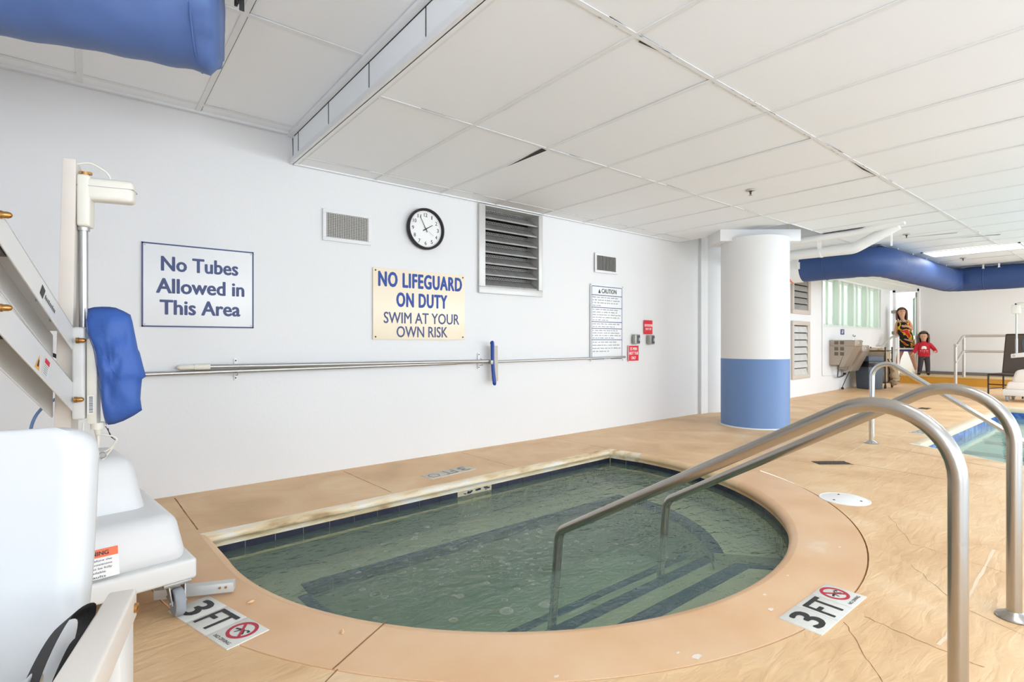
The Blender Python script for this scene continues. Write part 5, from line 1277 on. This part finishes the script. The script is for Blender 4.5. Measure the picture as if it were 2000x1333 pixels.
def face(b, c, fw, s, up=(0, 0, 1)):
    """nose, eyes, mouth and ears on a head centred at c looking along fw"""
    fw, up = Vector(fw).normalized(), Vector(up); sd = up.cross(fw).normalized(); c = Vector(c); k0 = b.mi
    b.ell(c+fw*.098*s-up*.012*s, (.011*s, .011*s, .020*s), 8); b.ell(c+fw*.104*s-up*.022*s, (.012*s, .012*s, .010*s), 8)
    for q in (-1, 1): b.ell(c+sd*q*.076*s-up*.008*s, (.012*s, .012*s, .026*s), 8)
    b.mi = 1
    for q in (-1, 1): b.ell(c+fw*.087*s+sd*q*.031*s+up*.008*s, (.010*s, .012*s, .007*s), 8)
    for q in (-1, 1): b.ell(c+fw*.089*s+sd*q*.032*s+up*.026*s, (.006*s, .016*s, .003*s), 8)
    b.mi = 2; b.ell(c+fw*.088*s-up*.048*s, (.008*s, .022*s, .008*s), 8); b.mi = k0
LAT, FRO = Vector((.25, -.968, 0)), Vector((-.968, -.25, 0))
def person(name, label, base):
    t = Thing(name, label, 'person', base, 0, local=True); return t, Matrix(((LAT.x, FRO.x, 0, 0), (LAT.y, FRO.y, 0, 0), (0, 0, 1, 0), (0, 0, 0, 1)))
# -- the adult in a towel, stepping forward; x = picture right, y = towards the camera, z up from the walkway
t, PM = person('person', 'person wrapped in a bright patterned towel walking on the raised walkway', (15.80, 4.06, .20))
hc_ = Vector((-.055, .06, 1.535))
N = {'pel': (.03, 0, .74, (.115, .095)), 'wai': (.015, .02, .93, (.10, .08)), 'che': (-.02, .04, 1.18, (.115, .085)), 'nec0': (-.04, .04, 1.335, (.070, .058)), 'nec': (-.05, .045, 1.395, (.046, .046)), 'hed0': (-.055, .055, 1.44, (.066, .070)), 'hed': (-.055, .055, 1.53, (.083, .094)), 'hedt': (-.057, .045, 1.605, (.062, .072)),
     'sl': (-.140, .03, 1.315, .048), 'el': (-.185, .03, .985, .038), 'wl': (.02, .17, .845, .025),
     'sr': (.080, .05, 1.315, .048), 'er': (.150, .10, 1.09, .036), 'wr': (.075, .20, 1.16, .024),
     'hl': (-.04, .0, .69, .085), 'kl': (-.125, .03, .385, .055), 'al': (-.15, -.14, .10, .036), 'tl': (-.155, -.05, .035, .032),
     'hr': (.10, .02, .69, .085), 'kr': (.165, .12, .38, .055), 'ar': (.235, .10, .085, .036), 'tr': (.262, .22, .035, .032)}
E_ = [('pel', 'wai'), ('wai', 'che'), ('che', 'nec0'), ('nec0', 'nec'), ('nec', 'hed0'), ('hed0', 'hed'), ('hed', 'hedt'), ('che', 'sl'), ('sl', 'el'), ('el', 'wl'), ('che', 'sr'), ('sr', 'er'), ('er', 'wr'), ('pel', 'hl'), ('hl', 'kl'), ('kl', 'al'), ('al', 'tl'), ('pel', 'hr'), ('hr', 'kr'), ('kr', 'ar'), ('ar', 'tr')]
hand_nodes(N, E_, 'wl', (.075, .19, .825), 'L', (.9, .2, -.25), (0, .2, 1)); hand_nodes(N, E_, 'wr', (.040, .215, 1.165), 'R', (-.95, .2, .12), (.1, .2, 1))
b = B(); b.T = PM; from_mesh(b, skin_mesh(N, E_)); face(b, (-.055, .060, 1.525), (.18, 1, .05), 1)
t.part('body', b, ['skin', 'eye', 'lips'], smooth=1.5)
def hairshell(b, c, r, cut, drop, seed=0, front=.25):
    """a cap of hair with locks falling to the shoulders; leaves the face open"""
    b.ell(c, r, 28); c = Vector(c)
    dele = [v for v in b.bm.verts if ((b.T.inverted() @ v.co)-c).y > r[1]*front and ((b.T.inverted() @ v.co)-c).z < r[2]*.42]
    bmesh.ops.delete(b.bm, geom=dele, context='VERTS')
    rnd = random.Random(seed)
    for k in range(34):
        a = R(-200+k*220/33+rnd.uniform(-4, 4))+R(0); x, y = math.cos(a)*r[0]*.96, math.sin(a)*r[1]*.92
        if y > r[1]*.42: continue
        z0 = c.z+r[2]*.25; L = drop*rnd.uniform(.85, 1.1)
        b.tube(smooth_path([(c.x+x, c.y+y, z0), (c.x+x*1.10, c.y+y*1.12-.005, z0-L*.5), (c.x+x*(1.02+rnd.uniform(-.1, .12)), c.y+y*1.05, z0-L)], 5), [.017]*10+[.006], 7)
b = B(); b.T = PM; hairshell(b, (-.058, .035, 1.548), (.102, .108, .105), 0, .235, 1); t.part('hair', b, 'hair', smooth=1.5)
def cloth_tube(b, sections, n=40, wob=.006, seed=0, th=.008):
    """elliptical sections (x, y, z, rx, ry) from the bottom up, with folds, open ends with thickness"""
    rings = []
    for j, (x, y, z, rx, ry) in enumerate(sections):
        ring = []
        for k in range(n):
            a = 2*PI*k/n; w = 1+wob*10*noise.noise(Vector((math.cos(a)*2.2, math.sin(a)*2.2, z*2+seed)))
            ring.append(b.bm.verts.new(b.T @ Vector((x+rx*w*math.cos(a), y+ry*w*math.sin(a), z))))
        rings.append(ring)
    for A, C in zip(rings, rings[1:]):
        for k in range(n):
            f = b.bm.faces.new((A[k], A[(k+1) % n], C[(k+1) % n], C[k])); f.material_index = b.mi
sec = [(.035, .03, .555, .185, .17), (.035, .03, .60, .18, .165), (.035, .03, .64, .178, .162), (.035, .03, .74, .172, .155), (.025, .03, .86, .152, .145), (.01, .035, .98, .138, .132), (-.005, .04, 1.10, .138, .128), (-.015, .045, 1.20, .130, .122), (-.02, .045, 1.235, .126, .116), (-.022, .045, 1.275, .118, .108)]
b = B(); b.T = PM; b.mi = 2; cloth_tube(b, sec[:2]); b.mi = 1; cloth_tube(b, sec[1:3]); b.mi = 0; cloth_tube(b, sec[2:])
bmesh.ops.remove_doubles(b.bm, verts=b.bm.verts, dist=1e-4)
o = t.part('towel', b, ['towel', 'twhite', 'tblue'], 'patterned bath towel wrapped under the arms', smooth=2); md = o.modifiers.new('thickness', 'SOLIDIFY'); md.thickness = .008; md.offset = 1
for x, y, a in ((-.155, -.06, 20), (.258, .19, -15)):
    b = B(); b.T = PM @ Matrix.Translation((x, y, 0)) @ Matrix.Rotation(R(a), 4, 'Z'); b.ell((0, .0, .042), (.043, .12, .042), 18); b.ell((0, -.06, .07), (.040, .055, .05), 14)
    for v in b.bm.verts:
        if v.co.z < .006: v.co.z = .002
    t.part('trainer', b, 'shoe', smooth=1.5)
# -- the child in a red jumper
t, PM = person('person', 'small child in a red jumper and dark leggings on the walkway', (15.55, 3.61, .20))
N = {'pel': (-.005, 0, .46, (.078, .066)), 'wai': (-.005, 0, .56, (.078, .064)), 'che': (-.005, 0, .70, (.085, .066)), 'nec': (-.008, 0, .80, (.036, .036)), 'hed0': (-.010, .02, .860, (.060, .064)), 'hed': (-.010, .015, .935, (.078, .088)), 'hedt': (-.010, .01, .995, (.058, .066)),
     'sl': (-.105, 0, .735, .038), 'el': (-.165, .02, .60, .030), 'wl': (-.205, .06, .52, .021),
     'sr': (.095, 0, .735, .038), 'er': (.185, .0, .62, .030), 'wr': (.215, .10, .56, .021),
     'hl': (-.055, 0, .43, .056), 'kl': (-.070, .015, .25, .042), 'al': (-.090, 0, .065, .030), 'tl': (-.105, .07, .03, .026),
     'hr': (.050, 0, .43, .056), 'kr': (.065, .015, .25, .042), 'ar': (.070, 0, .065, .030), 'tr': (.080, .075, .03, .026)}
E2 = [('pel', 'wai'), ('wai', 'che'), ('che', 'nec'), ('nec', 'hed0'), ('hed0', 'hed'), ('hed', 'hedt')]+[e_ for e_ in E_ if e_[0] in ('sl', 'el', 'sr', 'er', 'pel', 'hl', 'kl', 'al', 'hr', 'kr', 'ar') and e_ != ('pel', 'wai') and e_[1][0] not in 'LR']+[('che', 'sl'), ('che', 'sr')]
E2 = list(dict.fromkeys(E2))
hand_nodes(N, E2, 'wl', (-.225, .085, .495), 'L', (-.4, .5, -.7), (.4, .8, .2), .72); hand_nodes(N, E2, 'wr', (.205, .135, .555), 'R', (-.5, .8, -.1), (-.2, 0, 1), .72)
b = B(); b.T = PM; from_mesh(b, skin_mesh(N, E2)); face(b, (-.010, .022, .922), (-.05, 1, -.18), .92)
t.part('body', b, ['skin', 'eye', 'lips'], smooth=1.5)
b = B(); b.T = PM; hairshell(b, (-.010, -.002, .952), (.098, .104, .104), 0, .26, 4); t.part('hair', b, 'hairb', smooth=1.5)
b = B(); b.T = PM
cloth_tube(b, [(-.005, 0, .44, .112, .092), (-.005, 0, .47, .112, .092), (-.005, 0, .49, .122, .098), (-.005, 0, .58, .118, .094), (-.005, 0, .68, .122, .088), (-.006, 0, .745, .108, .074), (-.008, 0, .785, .060, .056), (-.008, 0, .805, .052, .050)], wob=.004)
def sleeve(b, pts, rr): b.tube(smooth_path(pts, 5), [rr[0]+(rr[1]-rr[0])*k/(5*(len(pts)-1)) for k in range(5*(len(pts)-1)+1)], 14)
sleeve(b, [(-.07, 0, .74), (-.118, 0, .715), (-.165, .02, .60), (-.200, .055, .527)], (.054, .036)); sleeve(b, [(.06, 0, .74), (.108, 0, .715), (.185, .0, .62), (.212, .092, .562)], (.054, .036))
sw = t.part('jumper', b, 'redknit', smooth=1.6)
b = B(); b.T = PM
for c, r in (((-.005, .088, .655), (.048, .012, .036)), ((-.036, .086, .63), (.020, .010, .022)), ((.028, .086, .63), (.020, .010, .022))): b.ell(c, r, 12)
for x in (-.07, -.035, 0, .035, .065): b.ell((x, .092-abs(x)*.22, .575), (.011, .008, .011), 8)
for x in (-.075, -.05, -.025, 0, .025, .05, .075): b.ell((x, .094-abs(x)*.28, .535), (.010, .006, .003), 8)
sub(sw, 'knitted_motif', b, 'white', smooth=2)
b = B(); b.T = PM
for q in (-1, 1):
    x0 = -.055 if q < 0 else .05; x1 = -.070 if q < 0 else .065; x2 = -.090 if q < 0 else .072
    b.tube(smooth_path([(x0*.9, 0, .50), (x0, 0, .42), (x1, .012, .25), (x2, 0, .06)], 6), [.070-.030*k/18 for k in range(19)], 16)
b.ell((-.005, 0, .475), (.092, .078, .075), 16); t.part('leggings', b, 'pants', smooth=1.5)
for x, a in ((-.100, 10), (.078, -6)):
    b = B(); b.T = PM @ Matrix.Translation((x, .04, 0)) @ Matrix.Rotation(R(a), 4, 'Z'); b.ell((0, 0, .034), (.034, .085, .034), 16); b.ell((0, -.035, .05), (.032, .045, .045), 12)
    for v in b.bm.verts:
        if v.co.z < .005: v.co.z = .002
    t.part('shoe', b, 'dshoe', smooth=1.5)
